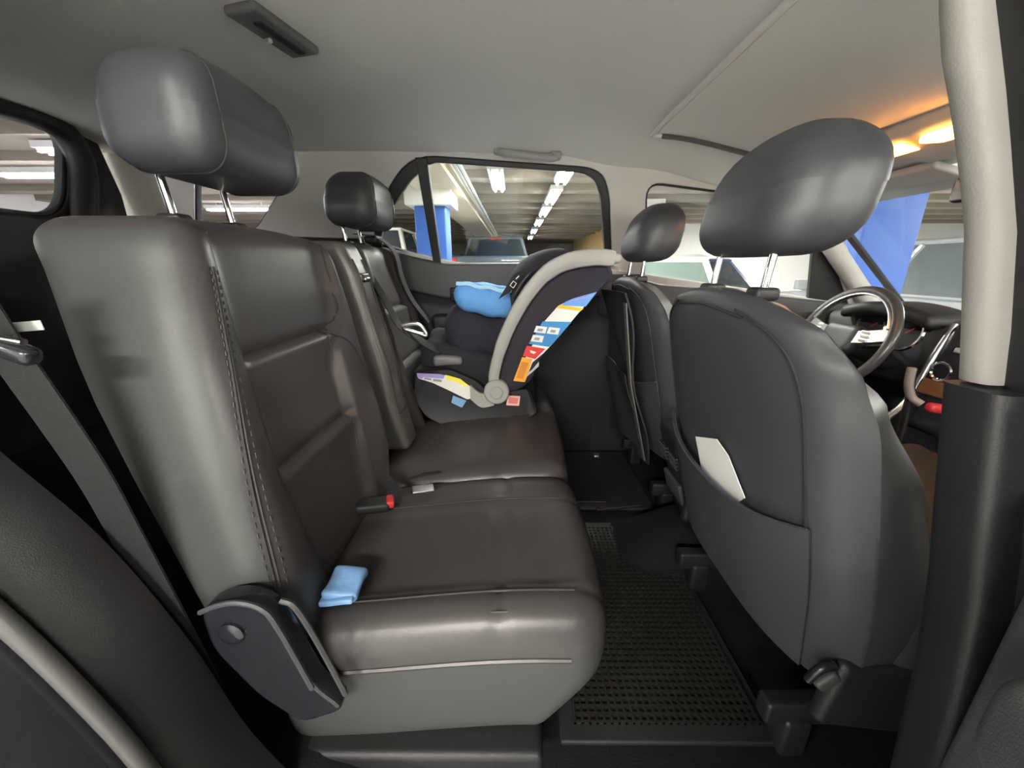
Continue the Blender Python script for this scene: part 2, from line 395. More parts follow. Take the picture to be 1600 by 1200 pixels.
# headliner with the sunroof opening
struct(sheet('ceiling', lambda x, y: (x, y, roof_z(x, y)), lin(-1.58, 1.25, 60), lin(-0.665, 0.665, 36), 0.012, HEADLINER), 'grey fabric headliner')
cl = bpy.data.objects['ceiling']
SHX0, SHX1, SHY = 0.45, 0.98, 0.385
def shade_z(x, y): return roof_z(x, y)
sheet('sunroof_shade', lambda x, y: (x, y, roof_z(x, y) - 0.006), lin(SHX0 + 0.012, SHX1, 14), lin(-SHY + 0.012, SHY - 0.014, 16), 0.004, HEADLINER, cl)
def rimpath(z):
    P = [(SHX0, y, roof_z(SHX0, y) - z) for y in lin(-SHY, SHY, 12)] + [(x, SHY, roof_z(x, SHY) - z) for x in lin(SHX0, SHX1, 12)][1:]
    P += [(SHX1, y, roof_z(SHX1, y) - z) for y in lin(SHY, -SHY, 12)][1:] + [(x, -SHY, roof_z(x, -SHY) - z) for x in lin(SHX1, SHX0, 12)][1:-1]
    return P
tube('sunroof_rim', rimpath(0.004), 0.0085, HEADLINER, cl, 8, closed=True)
rbox('shade_track', (SHX1 - SHX0 - 0.06, 0.014, 0.016), 0.004, PLASTIC_DG, cl, lambda v: (v.x + (SHX0 + SHX1) / 2, v.y + SHY - 0.004, v.z + roof_z(v.x + (SHX0 + SHX1) / 2, SHY) - 0.008), (14, 1, 1))
rbox('shade_pull', (0.035, 0.10, 0.018), 0.007, PLASTIC_DG, cl, lambda v: (v.x + 0.93, v.y + 0.14, v.z + roof_z(0.93 + v.x, 0.14) - 0.012), (2, 4, 1))
# far roof rail trim
tube('roof_rail', [(x, 0.655, lerp_tab([(-1.75, 1.315), (-0.6, 1.325), (0.1, 1.323), (0.45, 1.28), (0.9, 1.215), (1.2, 1.155)], x)) for x in lin(-1.57, 1.22, 30)], 0.036, HEADLINER, cl, 10)
# near roof rail, outside skin and door seal overhead
PAINT = mat('dark_car_paint', (0.02, 0.022, 0.026), 0.25, coat=0.6)
tube('roof_rail', [(x, -0.665, lerp_tab([(-1.75, 1.315), (-0.6, 1.325), (0.1, 1.325), (0.45, 1.28), (0.9, 1.215), (1.2, 1.155)], x)) for x in lin(-1.57, 1.22, 30)], 0.045, HEADLINER, cl, 10)
rl = tube('roof_rail_skin', [(x, -0.715, lerp_tab([(-1.75, 1.325), (-0.6, 1.335), (0.1, 1.335), (0.45, 1.29), (0.9, 1.225), (1.2, 1.165)], x)) for x in lin(-1.6, 1.22, 30)], 0.05, PAINT, None, 12); struct(rl, 'dark painted roof rail over the open door')
struct(sheet('roof_skin', lambda x, y: (x, y, roof_z(x, y) + 0.045 + 0.02), lin(-1.6, 1.22, 30), lin(-0.72, 0.72, 20), 0.01, PAINT), 'dark painted outer roof skin')

# floor, tunnel, carpet
fl = struct(sheet('floor', lambda x, y: (x, y, 0.0 + 0.14 * math.exp(-(y / 0.13) ** 4) * sstep(0.25, 0.6, x) + (0.12 * sstep(-0.05, -0.35, x))), lin(-1.55, 1.9, 70), lin(-0.70, 0.70, 50), -0.02, CARPET), 'black cabin carpet')
struct(box('cargo_floor', (-1.55, -0.68, 0.30), (-0.72, 0.68, 0.33), CARPET), 'black cargo floor')
# far lower side: rear door, front door, cargo panel
def doorpanel(name, label, x0, x1, sill, parts=True):
    d = bpy.data.objects.new(name, None); COL.objects.link(d); d.location = ((x0 + x1) / 2, 0.70, 0.0); struct(d, label)
    def prof(x, t):
        zt = lerp_tab(sill, x)
        z = -0.02 + (zt + 0.02) * t
        y = 0.715 - 0.03 * math.sin(min(1, t / 0.97) * math.pi * 0.9) + 0.012 * sstep(0.93, 1.0, t)
        if 0.72 < t < 0.84: y += 0.016 * math.sin((t - 0.72) / 0.12 * math.pi)
        return (x, y, z)
    sheet('trim_panel', prof, lin(x0, x1, 24), lin(0, 1, 40), -0.02, PLASTIC, d)
    return d
SILL_R = [(-0.66, 0.985), (-0.42, 0.925), (-0.3, 0.90), (0.45, 0.905)]
d1 = doorpanel('door_1', 'far rear door trim panel of dark grey plastic', -0.60, 0.44, SILL_R)
rbox('armrest', (0.62, 0.075, 0.07), 0.02, PLASTIC, d1, lambda v: (v.x - 0.05, v.y + 0.655, v.z + 0.655 + 0.03 * v.x), (12, 1, 1))
rbox('upper_pad', (0.92, 0.03, 0.15), 0.014, PLASTIC_DG, d1, lambda v: (v.x - 0.08, v.y + 0.69 - 0.0, v.z + lerp_tab(SILL_R, v.x - 0.08) - 0.08), (20, 1, 1))
rbox('handle_bezel', (0.16, 0.02, 0.06), 0.009, PLASTIC_G, d1, None, (2, 1, 1), (-0.2, 0.672, 0.765))
tube('door_handle', catmull([(-0.26, 0.665, 0.772), (-0.23, 0.645, 0.775), (-0.16, 0.645, 0.773), (-0.14, 0.665, 0.77)], 5), 0.008, CHROME, d1)
d2 = doorpanel('door_2', 'far front door trim panel beyond the driver seat', 0.47, 1.66, [(0.4, 0.80), (0.6, 0.775), (1.0, 0.74), (1.6, 0.69)])
rbox('sill_ledge', (1.06, 0.05, 0.16), 0.014, PLASTIC_DG, d2, lambda v: (v.x + 1.09, v.y + 0.698, v.z + lerp_tab([(0.5, 0.835), (0.62, 0.80), (1.0, 0.765), (1.62, 0.70)], v.x + 1.09) - 0.07), (16, 1, 1))
struct(box('underbody', (-1.6, -0.72, -0.07), (1.95, 0.72, -0.045), PLASTIC), 'black underbody of the car')
struct(box('trim_8', (0.38, 0.70, -0.03), (0.56, 0.74, 0.95), PLASTIC), 'black lower door pillar on the far side')
rbox('armrest', (0.6, 0.075, 0.06), 0.02, PLASTIC, d2, lambda v: (v.x + 1.0, v.y + 0.655, v.z + 0.55), (8, 1, 1))
cp = struct(plate('trim_1', [(-1.56, -0.95), (-0.56, -0.95), (-0.56, 0.09), (-0.62, 0.105), (-1.05, 0.125), (-1.56, 0.14)], [], 0.03, ((0, 0.69, 0.90), (1, 0, 0), (0, 0, 1)), PLASTIC, None, 0.005), 'black cargo side panel behind the far rear seat')
rbox('parcel_ledge', (0.92, 0.10, 0.035), 0.014, PLASTIC, cp, lambda v: (v.x - 1.06, v.y + 0.64, v.z + 0.985 - (v.x) * 0.03), (6, 1, 1))
# tailgate with its window
TX = -1.56
def tg(px, py): p = hx(px, py, TX); return (p.y, p.z)
tgw = round_poly([(-0.56, 1.0), (-0.56, 1.30), (0.60, 1.375), (0.60, 1.0), (0.52, 1.03)][:0] + [(-0.52, 1.04), tg(72, 340), tg(96, 318), tg(97, 215), tg(60, 188), (-0.52, 1.30)], [0.06, 0.05, 0.06, 0.08, 0.05, 0.06])
FRT = ((TX, 0, 0), (0, 1, 0), (0, 0, 1))
struct(plate('wall_rear', [(-0.70, 0.3), (0.60, 0.3), (0.60, 1.15), (0.55, 1.36), (-0.62, 1.36), (-0.70, 1.15)], [tgw], 0.05, FRT, PLASTIC, None, 0.01), 'black tailgate lining around the rear window')
w4 = ring_window('window_4', tgw, 0.012, PLASTIC_DG, GLASS_T, 0.0, FRT); w4['label'] = 'rear window in the tailgate'
tube('tailgate_seal', catmull([hx(*p, -1.52) for p in ((128, 420), (131, 340), (128, 262), (104, 212), (58, 182), (-40, 152), (-250, 110))], 6), 0.038, SEAL, bpy.data.objects['wall_rear'], 8)

# windscreen, pillars and dashboard
A0, A1 = Vector((1.10, 0.63, 1.165)), Vector((1.64, 0.705, 0.66))
for s, nm in ((1, 'trim_2'), (-1, 'trim_3')):
    P = [Vector((p.x, s * p.y, p.z)) for p in (A0 + (A0 - A1) * 0.12, A0, A0.lerp(A1, 0.35), A0.lerp(A1, 0.7), A1, A1 + (A1 - A0) * 0.12)]
    rings = []
    for p in catmull(P, 3):
        rings.append([p + Vector((math.cos(a) * 0.062 * (1 if math.cos(a) > 0 else 0.6), math.sin(a) * 0.034, 0)) for a in lin(0, 2 * math.pi, 14)[:-1]])
    o = loft(nm, rings, TRIMGREY if s > 0 else TRIMGREY); struct(o, 'light grey windscreen pillar trim on the ' + ('far' if s > 0 else 'near') + ' side')
ws = bpy.data.objects.new('window_5', None); COL.objects.link(ws); ws.location = (1.5, 0, 0.9); struct(ws, 'windscreen')
u = Vector((0, 1, 0)); v = (Vector((1.16, 0, 1.20)) - Vector((1.80, 0, 0.66))); L = v.length
FRW = (Vector((1.80, 0, 0.66)), u, v)
plate('pane', [(-0.70, 0), (0.70, 0), (0.63, L), (-0.63, L)], [], 0.005, FRW, GLASS_C, ws)
plate('window_frame', [(-0.72, -0.02), (0.72, -0.02), (0.65, L + 0.04), (-0.65, L + 0.04)], [[(-0.69, 0.03), (0.69, 0.03), (0.62, L - 0.005), (-0.62, L - 0.005)]], 0.012, FRW, SEAL, ws)

# near side of the body: B pillar, rocker, door jamb, quarter panel, front door
BP = bpy.data.objects.new('trim_4', None); COL.objects.link(BP); BP.location = (0.45, -0.72, 0); struct(BP, 'near door pillar, grey above and black below')
def bsec(z):
    """x of the rear inner edge, y of the inner face"""
    x = lerp_tab([(0.0, 0.50), (0.45, 0.465), (0.62, 0.44), (0.78, 0.435), (0.92, 0.405), (1.06, 0.352), (1.2, 0.33), (1.34, 0.31)], z)
    y = lerp_tab([(0.0, -0.74), (0.6, -0.715), (0.78, -0.68), (1.0, -0.662), (1.3, -0.62)], z)
    return x, y
def pill_part(name, z0, z1, dx0, dx1, yo0, yo1, m):
    rings = []
    for z in lin(z0, z1, 16):
        x, y = bsec(z)
        q = round_poly([(x + dx0, y + yo0), (x + dx1, y + yo0), (x + dx1, y + yo1), (x + dx0, y + yo1)], 0.012, 3)
        rings.append([Vector((p.x, p.y, z)) for p in q])
    return loft(name, rings, m, BP)
pill_part('upper_trim', 0.775, 1.32, 0.0, 0.047, -0.028, 0.0, mat('pillar_trim_darkened', (0.27, 0.26, 0.24), 0.65, bump=(500, 0.2, 'noise'), var=0.04))  # same grey trim, colour darkened to offset the strong light here
pill_part('lower_trim', -0.02, 0.772, -0.012, 0.052, -0.05, 0.002, PLASTIC)
pill_part('door_seal', -0.02, 1.33, 0.02, 0.085, -0.075, -0.020, SEAL)
pill_part('outer_post', -0.1, 1.33, 0.03, 0.10, -0.11, -0.07, PAINT)
# outline of the rear door opening seen from the side: (x, z)
JAMB = [(-0.66, 1.28), (-0.72, 1.10), (-0.68, 0.90), (-0.60, 0.72), (-0.50, 0.57), (-0.43, 0.40), (-0.38, 0.22), (-0.29, 0.06), (-0.16, -0.03), (0.10, -0.06), (0.40, -0.06)]
def jamb(y, off): 
    P = catmull([(x, y, z) for x, z in JAMB], 6); out = []
    for i, p in enumerate(P):
        t = (P[min(i + 1, len(P) - 1)] - P[max(i - 1, 0)]).normalized(); n = Vector((t.z, 0, -t.x))
        if n.x > 0 and abs(n.x) > abs(n.z): n = -n
        if n.z > 0.3 : n = -n
        out.append(p + n * off)
    return out
jb = bpy.data.objects.new('trim_5', None); COL.objects.link(jb); jb.location = (-0.3, -0.78, 0); struct(jb, 'near rear door opening with its rubber seal and sill')
tube('door_seal', jamb(-0.765, 0.0), 0.0095, mat('grey_seal', (0.07, 0.07, 0.068), 0.4), jb, 8)
P0, P1, P2 = jamb(-0.70, 0.02), jamb(-0.775, 0.018), jamb(-0.90, 0.075)
def jf(i, k): return ([P0, P1, P2][k])[i]
V = [p for i in range(len(P0)) for p in (P0[i], P1[i], P1[i].lerp(P2[i], 0.5), P2[i])]
Fc = [(4 * i + k, 4 * i + k + 1, 4 * i + 5 + k, 4 * i + 4 + k) for i in range(len(P0) - 1) for k in range(3)]
o = raw('jamb_panel', V, Fc, PAINT, jb); sm = o.modifiers.new('solid', 'SOLIDIFY'); sm.thickness = 0.012; sm.offset = 1
tube('sill_strip', jamb(-0.90, 0.078), 0.007, CHROME, jb, 6)
# inner plastic trim between the opening and the seat (wheel arch and lower pillar)
Q0, Q1 = jamb(-0.76, 0.004), jamb(-0.66, 0.004)
V = []
for i in range(len(Q0)):
    V += [Q0[i], Q1[i], Q1[i] + Vector((-0.30, 0.06, -0.06))]
Fc = [(3 * i + k, 3 * i + k + 1, 3 * i + 4 + k, 3 * i + 3 + k) for i in range(len(Q0) - 1) for k in range(2)]
o = raw('arch_trim', V, Fc, PLASTIC, jb); sm = o.modifiers.new('solid', 'SOLIDIFY'); sm.thickness = 0.012; sm.offset = 1
nc = struct(plate('trim_6', [(-1.56, 0.02), (-0.46, 0.02), (-0.49, 0.40), (-0.56, 0.58), (-0.70, 0.75), (-0.74, 0.98), (-1.56, 1.0)], [], 0.02, ((0, -0.69, 0), (1, 0, 0), (0, 0, 1)), PLASTIC), 'black cargo side panel on the near side')
struct(plate('trim_7', [(-1.56, 0.98), (-0.74, 0.98), (-0.78, 1.10), (-0.70, 1.26), (-1.56, 1.26)], [[(-1.4, 1.06), (-1.4, 1.2), (-0.98, 1.2), (-0.9, 1.06)]], 0.02, ((0, -0.675, 0), (1, 0, 0), (0, 0, 1)), TRIMGREY), 'light grey rear pillar trim on the near side')
qp = struct(plate('quarter_panel', [tuple((p.x - 0.09, p.z)) for p in jamb(-0.9, 0.0)[:46]] + [(-0.42, -0.2), (-1.62, -0.2), (-1.62, 0.95), (-1.35, 0.95), (-1.3, 1.12), (-0.98, 1.12), (-0.9, 1.28)], [], 0.03, ((0, -0.86, 0), (1, 0, 0), (0, 0, 1)), PAINT), 'dark painted rear quarter of the car body')
struct(box('rocker', (-0.35, -0.88, -0.16), (1.6, -0.74, -0.055), PAINT), 'dark painted door sill of the car body')
struct(plate('front_door', [(0.52, -0.1), (1.6, -0.1), (1.62, 0.72), (0.52, 0.86)], [], 0.06, ((0, -0.80, 0), (1, 0, 0), (0, 0, 1)), PAINT, None, 0.01), 'closed near front door')
# the open rear door, hinged on the B pillar
od = bpy.data.objects.new('door_3', None); COL.objects.link(od); od.location = (0.575, -0.80, 0); struct(od, 'open near rear door with grey trim and armrest')
ang = math.radians(60); dd = Vector((-math.cos(ang), -math.sin(ang), 0)); dn = Vector((-math.sin(ang), math.cos(ang), 0)); dh = Vector((0.575, -0.80, 0))
def dpt(s, t, z): return dh + dd * s + dn * t + Vector((0, 0, z))
DTRIM = mat('door_trim_grey', (0.10, 0.107, 0.115), 0.5, bump=(600, 0.3, 'noise'), var=0.06)
rbox('door_shell', (0.86, 0.07, 0.86), 0.03, PAINT, od, lambda v: dpt(v.x + 0.50, v.y + 0.01, v.z + 0.40), (2, 1, 2))
rbox('trim_panel', (0.82, 0.07, 0.76), 0.03, DTRIM, od, lambda v: dpt(v.x + 0.46, v.y + 0.10, v.z + 0.34), (4, 1, 4))
rbox('armrest', (0.58, 0.085, 0.09), 0.028, DTRIM, od, lambda v: dpt(v.x + 0.45, v.y + 0.145, v.z + 0.585), (4, 1, 1))
tube('hinge_check', [dpt(-0.03, 0.0, 0.3), dpt(0.06, 0.0, 0.3)], 0.012, SATIN, od)
plate('pane', [(0.0, 0.0), (0.72, 0.0), (0.70, 0.12), (0.52, 0.37), (0.0, 0.40)], [], 0.005, (dpt(0.09, 0.01, 0.84), dd, Vector((0, 0, 1)) - dn * -0.15), GLASS, od)

# ================================================================ THE REAR SEAT
def split_mesh(V, Fc, test):
    """two face lists with their own vertices"""
    out = []
    for want in (True, False):
        ids = {}; vv = []; ff = []
        for f in Fc:
            c = sum((V[i] for i in f), Vector()) / len(f)
            if bool(test(f, c)) != want: continue
            q = []
            for i in f:
                if i not in ids: ids[i] = len(vv); vv.append(V[i])
                q.append(ids[i])
            ff.append(q)
        out.append((vv, ff))
    return out
XF0, XFS = -0.352, 0.225                      # seat back front: x at z 0.40, lean
def xfront(z): return XF0 - XFS * (z - 0.40)
def soft_edge(d, r):                          # drop of a rounded edge of radius r at distance d from the rim
    return 0 if d >= r else r - math.sqrt(max(0, r * r - (r - max(d, 0)) ** 2))
class Back:
    """a rear seat back between two edge tables; s = -1 for the near seat (outboard is -y)"""
    Z0, Z1, T = 0.31, 0.955, 0.165
    def __init__(self, yo, yi, il, ir, seams):
        self.yo, self.yi, self.il, self.ir, self.seams = yo, yi, il, ir, seams
    def disp(self, y, z):
        o, i = lerp_tab(self.yo, z), lerp_tab(self.yi, z); l, r = lerp_tab(self.il, z), lerp_tab(self.ir, z)
        sg = 1 if i > o else -1
        a = (y - l) * sg; b = (r - y) * sg                       # distance inside the insert from both borders
        ins = sstep(-0.012, 0.02, min(a, b))
        d = 0.016 * (1 - ins)
        if a < 0: d += 0.012 * math.sin(max(0, min(1, -a / max(1e-3, abs(l - o)))) * math.pi)
        if b < 0: d += 0.008 * math.sin(max(0, min(1, -b / max(1e-3, abs(i - r)))) * math.pi)
        g = min(abs(min(a, b)), 1); d -= 0.006 * math.exp(-(g / 0.005) ** 2)
        for k, zs in enumerate(self.seams):
            h = z - zs
            d += ins * (-0.009 * math.exp(-(h / 0.006) ** 2) + 0.013 * (1 - sstep(0.0, 0.10, -h)) * (1 if h < 0 else 0) * sstep(0.0, 0.012, -h))
        return d
    def pt(self, v):
        t = (v.z / (self.Z1 - self.Z0)) + 0.5; z = self.Z0 + t * (self.Z1 - self.Z0)
        u = v.x + 0.5; o, i = lerp_tab(self.yo, z), lerp_tab(self.yi, z); y = o + (i - o) * u
        z2 = z - 0.012 * max(0, t - 0.8) * 5 * (abs(u - 0.5) * 2) ** 3
        w = v.y                                                 # -T/2 back .. T/2 front
        f = sstep(0.0, 0.05, w)
        tt = lerp_tab([(0.31, 0.10), (0.43, 0.11), (0.7, 0.165), (0.93, 0.19)], z)
        x = xfront(z) + (w - self.T / 2) * (tt / self.T if w < 0.02 else 1.0 + (tt / self.T - 1) * (self.T / 2 - w) / (self.T / 2 - 0.02)) + f * self.disp(y, z)
        return Vector((x, y, z2))
    def surf(self, y, z, lift=0.001):
        o, i = lerp_tab(self.yo, z), lerp_tab(self.yi, z)
        d = min(abs(y - o), abs(i - y)) * 1.0
        return Vector((xfront(z) + self.disp(y, z) - soft_edge(d, 0.045) + lift, y, z))
    def build(self, parent, side_mat=None, n=(36, 6, 60)):
        H = self.Z1 - self.Z0; wid = 0.53; r = 0.045
        V, Fc = rbox_data(wid, self.T, H, r, *n)
        U = [v.copy() for v in V]
        W = [self.pt(Vector((v.x / wid, v.y, v.z))) for v in V]
        def side(f, c):
            q = sum((U[i] for i in f), Vector()) / len(f)
            return q.x < -wid / 2 + 0.022 and q.y < 0.07 and q.z < H / 2 - 0.018
        (sv, sf), (bv, bf) = split_mesh(W, Fc, side)
        b = raw('backrest', bv, bf, LEATHER, parent, True, 60)
        s = raw('side_panel', sv, sf, side_mat or LEATHER_SIDE, b, True, 60); s['label'] = 'smooth grey side panel'
        return b
def seam(back, pts, parent, r=0.0016, m=None, k=8, nm='seam'):
    P = [back.surf(p.y, p.z) for p in catmull([(0, y, z) for y, z in pts], k)]
    return tube(nm, P, r, m or THREAD, parent, 5)
def stitches(back, pts, parent, off=0.006):
    P = [back.surf(p.y + off, p.z, 0.0012) for p in catmull([(0, y, z) for y, z in pts], 22)]
    V = []; Fc = []
    for i in range(0, len(P) - 1, 2):
        a, c = tube_data([P[i], P[i + 1]], 0.0011, 4); n0 = len(V); V += a; Fc += [tuple(n0 + q for q in f) for f in c]
    o = raw('stitching', V, Fc, THREAD, parent, True, 60); o['kind'] = 'stuff'; return o

def headrest(parent, c, size, lean, posts, z_seat, xpost, nm='headrest', m=LEATHER_DK, bulge=0.0, taper=0.12, rnd=0.055, seams=True, sleeve=True):
    """c = centre of the cushion; posts = two y values"""
    hw = size[1] / 2; hh = size[2] / 2
    def fn(v):
        t = v.z / hh; uu = v.y / hw
        k = 1 - taper * max(0, t) ** 2.2
        x = v.x * (1 - 0.18 * max(0, t)) + lean * v.z + bulge * (1 - uu * uu)
        if v.x > 0: x -= 0.014 * (1 - uu * uu) * max(0, 1 - t * t)      # hollow in the front face
        return (c[0] + x, c[1] + v.y * k, c[2] + v.z - 0.010 * uu * uu * (1 if t > 0 else -0.2))
    h = rbox(nm, size, rnd, m, parent, fn, (10, 16, 12))
    ri = min(rnd, min(size) / 2 * 0.98)
    for sy in ((-1, 1) if seams else ()):
        ax, az = size[0] / 2 - ri, hh - ri; rect = [Vector((cx_ + (ri + 0.0004) * math.cos(math.radians(a0 + 9 * k)), cz_ + (ri + 0.0004) * math.sin(math.radians(a0 + 9 * k)))) for cx_, cz_, a0 in ((ax, az, 0), (-ax, az, 90), (-ax, -az, 180), (ax, -az, 270)) for k in range(11)]
        tube('seam', [Vector(fn(Vector((p.x, sy * (hw - ri), p.y)))) for p in rect], 0.0015, PIPING, h, 5, closed=True)
    for y in posts:
        tube('post', [(xpost(z), y, z) for z in lin(z_seat - 0.02, c[2] - hh * 0.5, 6)], 0.0058, CHROME, h, 10)
        if sleeve:
            rbox('post_sleeve', (0.038, 0.034, 0.02), 0.007, PLASTIC, h, None, (1, 1, 1), (xpost(z_seat), y, z_seat + 0.002))
    return h

rs = thing('passenger_seat', 'near black leather rear seat with blue packet on it, closest to the open door', 'car seat', (-0.2, -0.36, 0.0))
near = Back([(.31, -.625), (.43, -.62), (.6, -.592), (.76, -.56), (.88, -.528), (.96, -.512)],
            [(.31, -.19), (.36, -.135), (.42, -.075), (.53, -.052), (.79, -.036), (.90, -.040), (.96, -.055)],
            [(.31, -.50), (.56, -.502), (.74, -.475), (.90, -.442), (.96, -.43)],
            [(.31, -.30), (.41, -.255), (.56, -.218), (.70, -.20), (.76, -.13), (.82, -.10), (.96, -.085)],
            [0.745, 0.56])
nb = near.build(rs)
o = [(-.617, .43), (-.581, .6), (-.533, .76), (-.492, .88)]
def shift(P, d): return [(y + d, z) for y, z in P]
seam(near, shift(o, 0.014), nb, 0.0022, PIPING); seam(near, shift(o, 0.018), nb); stitches(near, o, nb, 0.026); stitches(near, o, nb, 0.010)
seam(near, [(-.502, .42), (-.502, .56), (-.475, .74), (-.445, .885), (-.44, .93)], nb, 0.002, PIPING)
seam(near, [(-.085, .93), (-.10, .82), (-.13, .765), (-.20, .745)], nb, 0.002, PIPING)
seam(near, [(-.20, .745), (-.13, .70), (-.09, .60), (-.078, .52), (-.10, .42)], nb, 0.0018, PIPING)
seam(near, [(-.26, .40), (-.218, .56), (-.205, .68), (-.20, .745)], nb, 0.002, PIPING)
headrest(rs, (-0.497, -0.320, 1.092), (0.165, 0.280, 0.158), 0.06, (-0.395, -0.262), 0.948, lambda z: -0.537 - 0.12 * (z - 0.95), taper=0.06, bulge=0.006, rnd=0.046)

# cushions
def cushion(name, parent, y0, y1, cuts, x0=-0.40, x1=0.15, side=None, seat_z=0.375, strips=()):
    cx, cy = (x0 + x1) / 2, (y0 + y1) / 2; sx, sy = x1 - x0, abs(y1 - y0); h = 0.262
    def fn(v):
        x, y = cx + v.x, cy + v.y
        zt = seat_z - 0.035 * sstep(0.05, -0.40, x)              # falls towards the back
        top = sstep(-0.02, 0.09, v.z)
        d = 0
        for (ya, yb) in cuts:                                    # sunken inserts
            ins = sstep(-0.006, 0.03, min(y - ya, yb - y)) * sstep(0.0, 0.05, 0.115 - x)
            d -= 0.012 * ins
            for b in (ya, yb): d -= 0.005 * math.exp(-((y - b) / 0.005) ** 2)
        for xs in strips: d -= 0.006 * math.exp(-((x - xs) / 0.006) ** 2)
        z = zt - h / 2 + v.z + top * d
        if v.x > 0: x -= 0.10 * sstep(0.02, -h / 2, v.z) * (v.x / (sx / 2)) ** 2
        x += 0.012 * math.cos(v.y / sy * math.pi) * (1 if v.x > sx / 2 - 0.06 else 0)
        return Vector((x, y, z))
    V, Fc = rbox_data(sx, sy, h, 0.055, 30, 40, 6); U = [v.copy() for v in V]; Wv = [fn(v) for v in V]
    def lower(f, c):
        q = sum((U[i] for i in f), Vector()) / len(f)
        return q.z < 0.052 and (q.y < -sy / 2 + 0.05)
    if side:
        (sv, sf), (bv, bf) = split_mesh(Wv, Fc, lower)
        b = raw(name, bv, bf, LEATHER, parent, True, 60)
        s = raw('side_panel', sv, sf, side, b, True, 60); s['label'] = 'grey vinyl side panel'
    else: b = raw(name, Wv, Fc, LEATHER, parent, True, 60)
    b['fn'] = 0; del b['fn']
    return b, fn
cb, cfn = cushion('cushion', rs, -0.605, -0.158, [(-0.54, -0.285)], side=LEATHER_SIDE, strips=(-0.02,))
def ctop(x, y, seat_z=0.375): return seat_z - 0.035 * sstep(0.05, -0.40, x)
tube('seam', [(x, -0.545, ctop(x, -0.56) - 0.002) for x in lin(-0.30, 0.10, 12)], 0.002, THREAD, cb, 5)
tube('seam', [(x, -0.578, ctop(x, -0.6) - 0.010) for x in lin(-0.30, 0.10, 12)], 0.002, THREAD, cb, 5)
tube('seam', [(x, -0.283, ctop(x, -0.283) - 0.002) for x in lin(-0.30, 0.10, 12)], 0.0018, PIPING, cb, 5)
tube('piping', [(x, -0.6055, 0.375 - 0.262 / 2 + 0.052 - 0.035 * sstep(0.05, -0.40, x)) for x in lin(-0.34, 0.09, 14)], 0.004, LEATHER, cb, 6)
rbox('seat_base', (0.42, 0.44, 0.06), 0.012, PLASTIC, rs, None, (1, 1, 1), (-0.16, -0.41, 0.088))
# recliner cover on the near side
rc = rbox('recliner_cover', (0.17, 0.035, 0.24), 0.015, PLASTIC_G, rs, None, (1, 1, 1), (0, 0, 0))
bpy.data.objects.remove(rc)
YC = -0.655
cov = [hy(*p, YC) for p in ((308, 958), (335, 944), (372, 940), (410, 950), (435, 978), (492, 1078), (540, 1112), (470, 1135), (400, 1090), (330, 1020))]
rcov = plate('recliner_cover', round_poly([(p.x, p.z) for p in cov], 0.02, 3), [], 0.03, ((0, YC + 0.017, 0), (1, 0, 0), (0, 0, 1)), PLASTIC_G, rs, 0.006)
P = [hy(*p, YC - 0.006) for p in ((312, 957), (340, 946), (372, 942), (408, 952), (433, 980), (488, 1076))]
tube('cover_rib', catmull(P, 5), 0.0035, PLASTIC_DG, rcov, 6)
P = [hy(*p, YC + 0.012) for p in ((438, 938), (462, 950), (500, 1010), (540, 1085))]
tube('cover_rib', catmull(P, 5), 0.004, PLASTIC_DG, rcov, 6)
pc_ = hy(362, 990, YC); tube('pivot_cap', [pc_ + Vector((0, 0.004, 0)), pc_ + Vector((0, -0.002, 0)), pc_ + Vector((0, -0.005, 0)), pc_ + Vector((0, -0.006, 0))], [0.017, 0.017, 0.013, 0.004], PLASTIC_G, rcov, 18)

# far rear seat, under the child seat
rf = thing('passenger_seat', 'far black leather rear seat carrying the child seat, beside the far window', 'car seat', (-0.2, 0.3, 0.0))
far = Back([(.31, .63), (.43, .622), (.6, .586), (.76, .54), (.88, .50), (.96, .478)],
           [(.31, .20), (.36, .17), (.42, .135), (.53, .12), (.79, .117), (.96, .125)],
           [(.31, .50), (.56, .502), (.74, .475), (.90, .442), (.96, .43)],
           [(.31, .25), (.56, .215), (.74, .20), (.96, .19)], [0.745, 0.56])
fb = far.build(rf, LEATHER_DK)
seam(far, [(.502, .42), (.502, .56), (.475, .74), (.44, .93)], fb, 0.002, PIPING)
seam(far, [(.215, .45), (.215, .56), (.20, .74), (.19, .93)], fb, 0.002, PIPING)
headrest(rf, (-0.497, 0.320, 1.078), (0.160, 0.275, 0.155), 0.06, (0.255, 0.385), 0.948, lambda z: -0.537 - 0.12 * (z - 0.95), taper=0.06, bulge=0.006, rnd=0.046)
cushion('cushion', rf, -0.152, 0.62, [(0.26, 0.56)], seat_z=0.372, strips=(-0.05,))
rbox('seat_base', (0.42, 0.70, 0.06), 0.012, PLASTIC, rf, None, (1, 1, 1), (-0.16, 0.24, 0.088))

# folded centre armrest between the two seat backs
def arf(v):
    z = 0.645 + v.z; t = (z - 0.34) / 0.6
    wv = 1 - 0.10 * sstep(0.5, 0.36, z)
    return (xfront(z) - 0.022 + v.x + 0.012 * sstep(0.48, 0.62, z) * (1 if v.x > 0 else 0) - 0.012 * sstep(0.86, 0.94, z), 0.052 + v.y * wv, z)
ab = rbox('armrest', (0.10, 0.118, 0.60), 0.022, LEATHER_ARM, rf, arf, (3, 8, 40))
def arx(z): return xfront(z) + 0.028 + 0.012 * sstep(0.48, 0.62, z) - 0.012 * sstep(0.86, 0.94, z)
for y in (0.018, 0.084): tube('seam', [(arx(z) + 0.0012, y, z) for z in lin(0.47, 0.90, 16)], 0.0022, PIPING, ab, 5)
tube('seam', [(arx(0.465) + 0.001, y, 0.465) for y in lin(0.01, 0.094, 4)], 0.0025, PIPING, ab, 5)
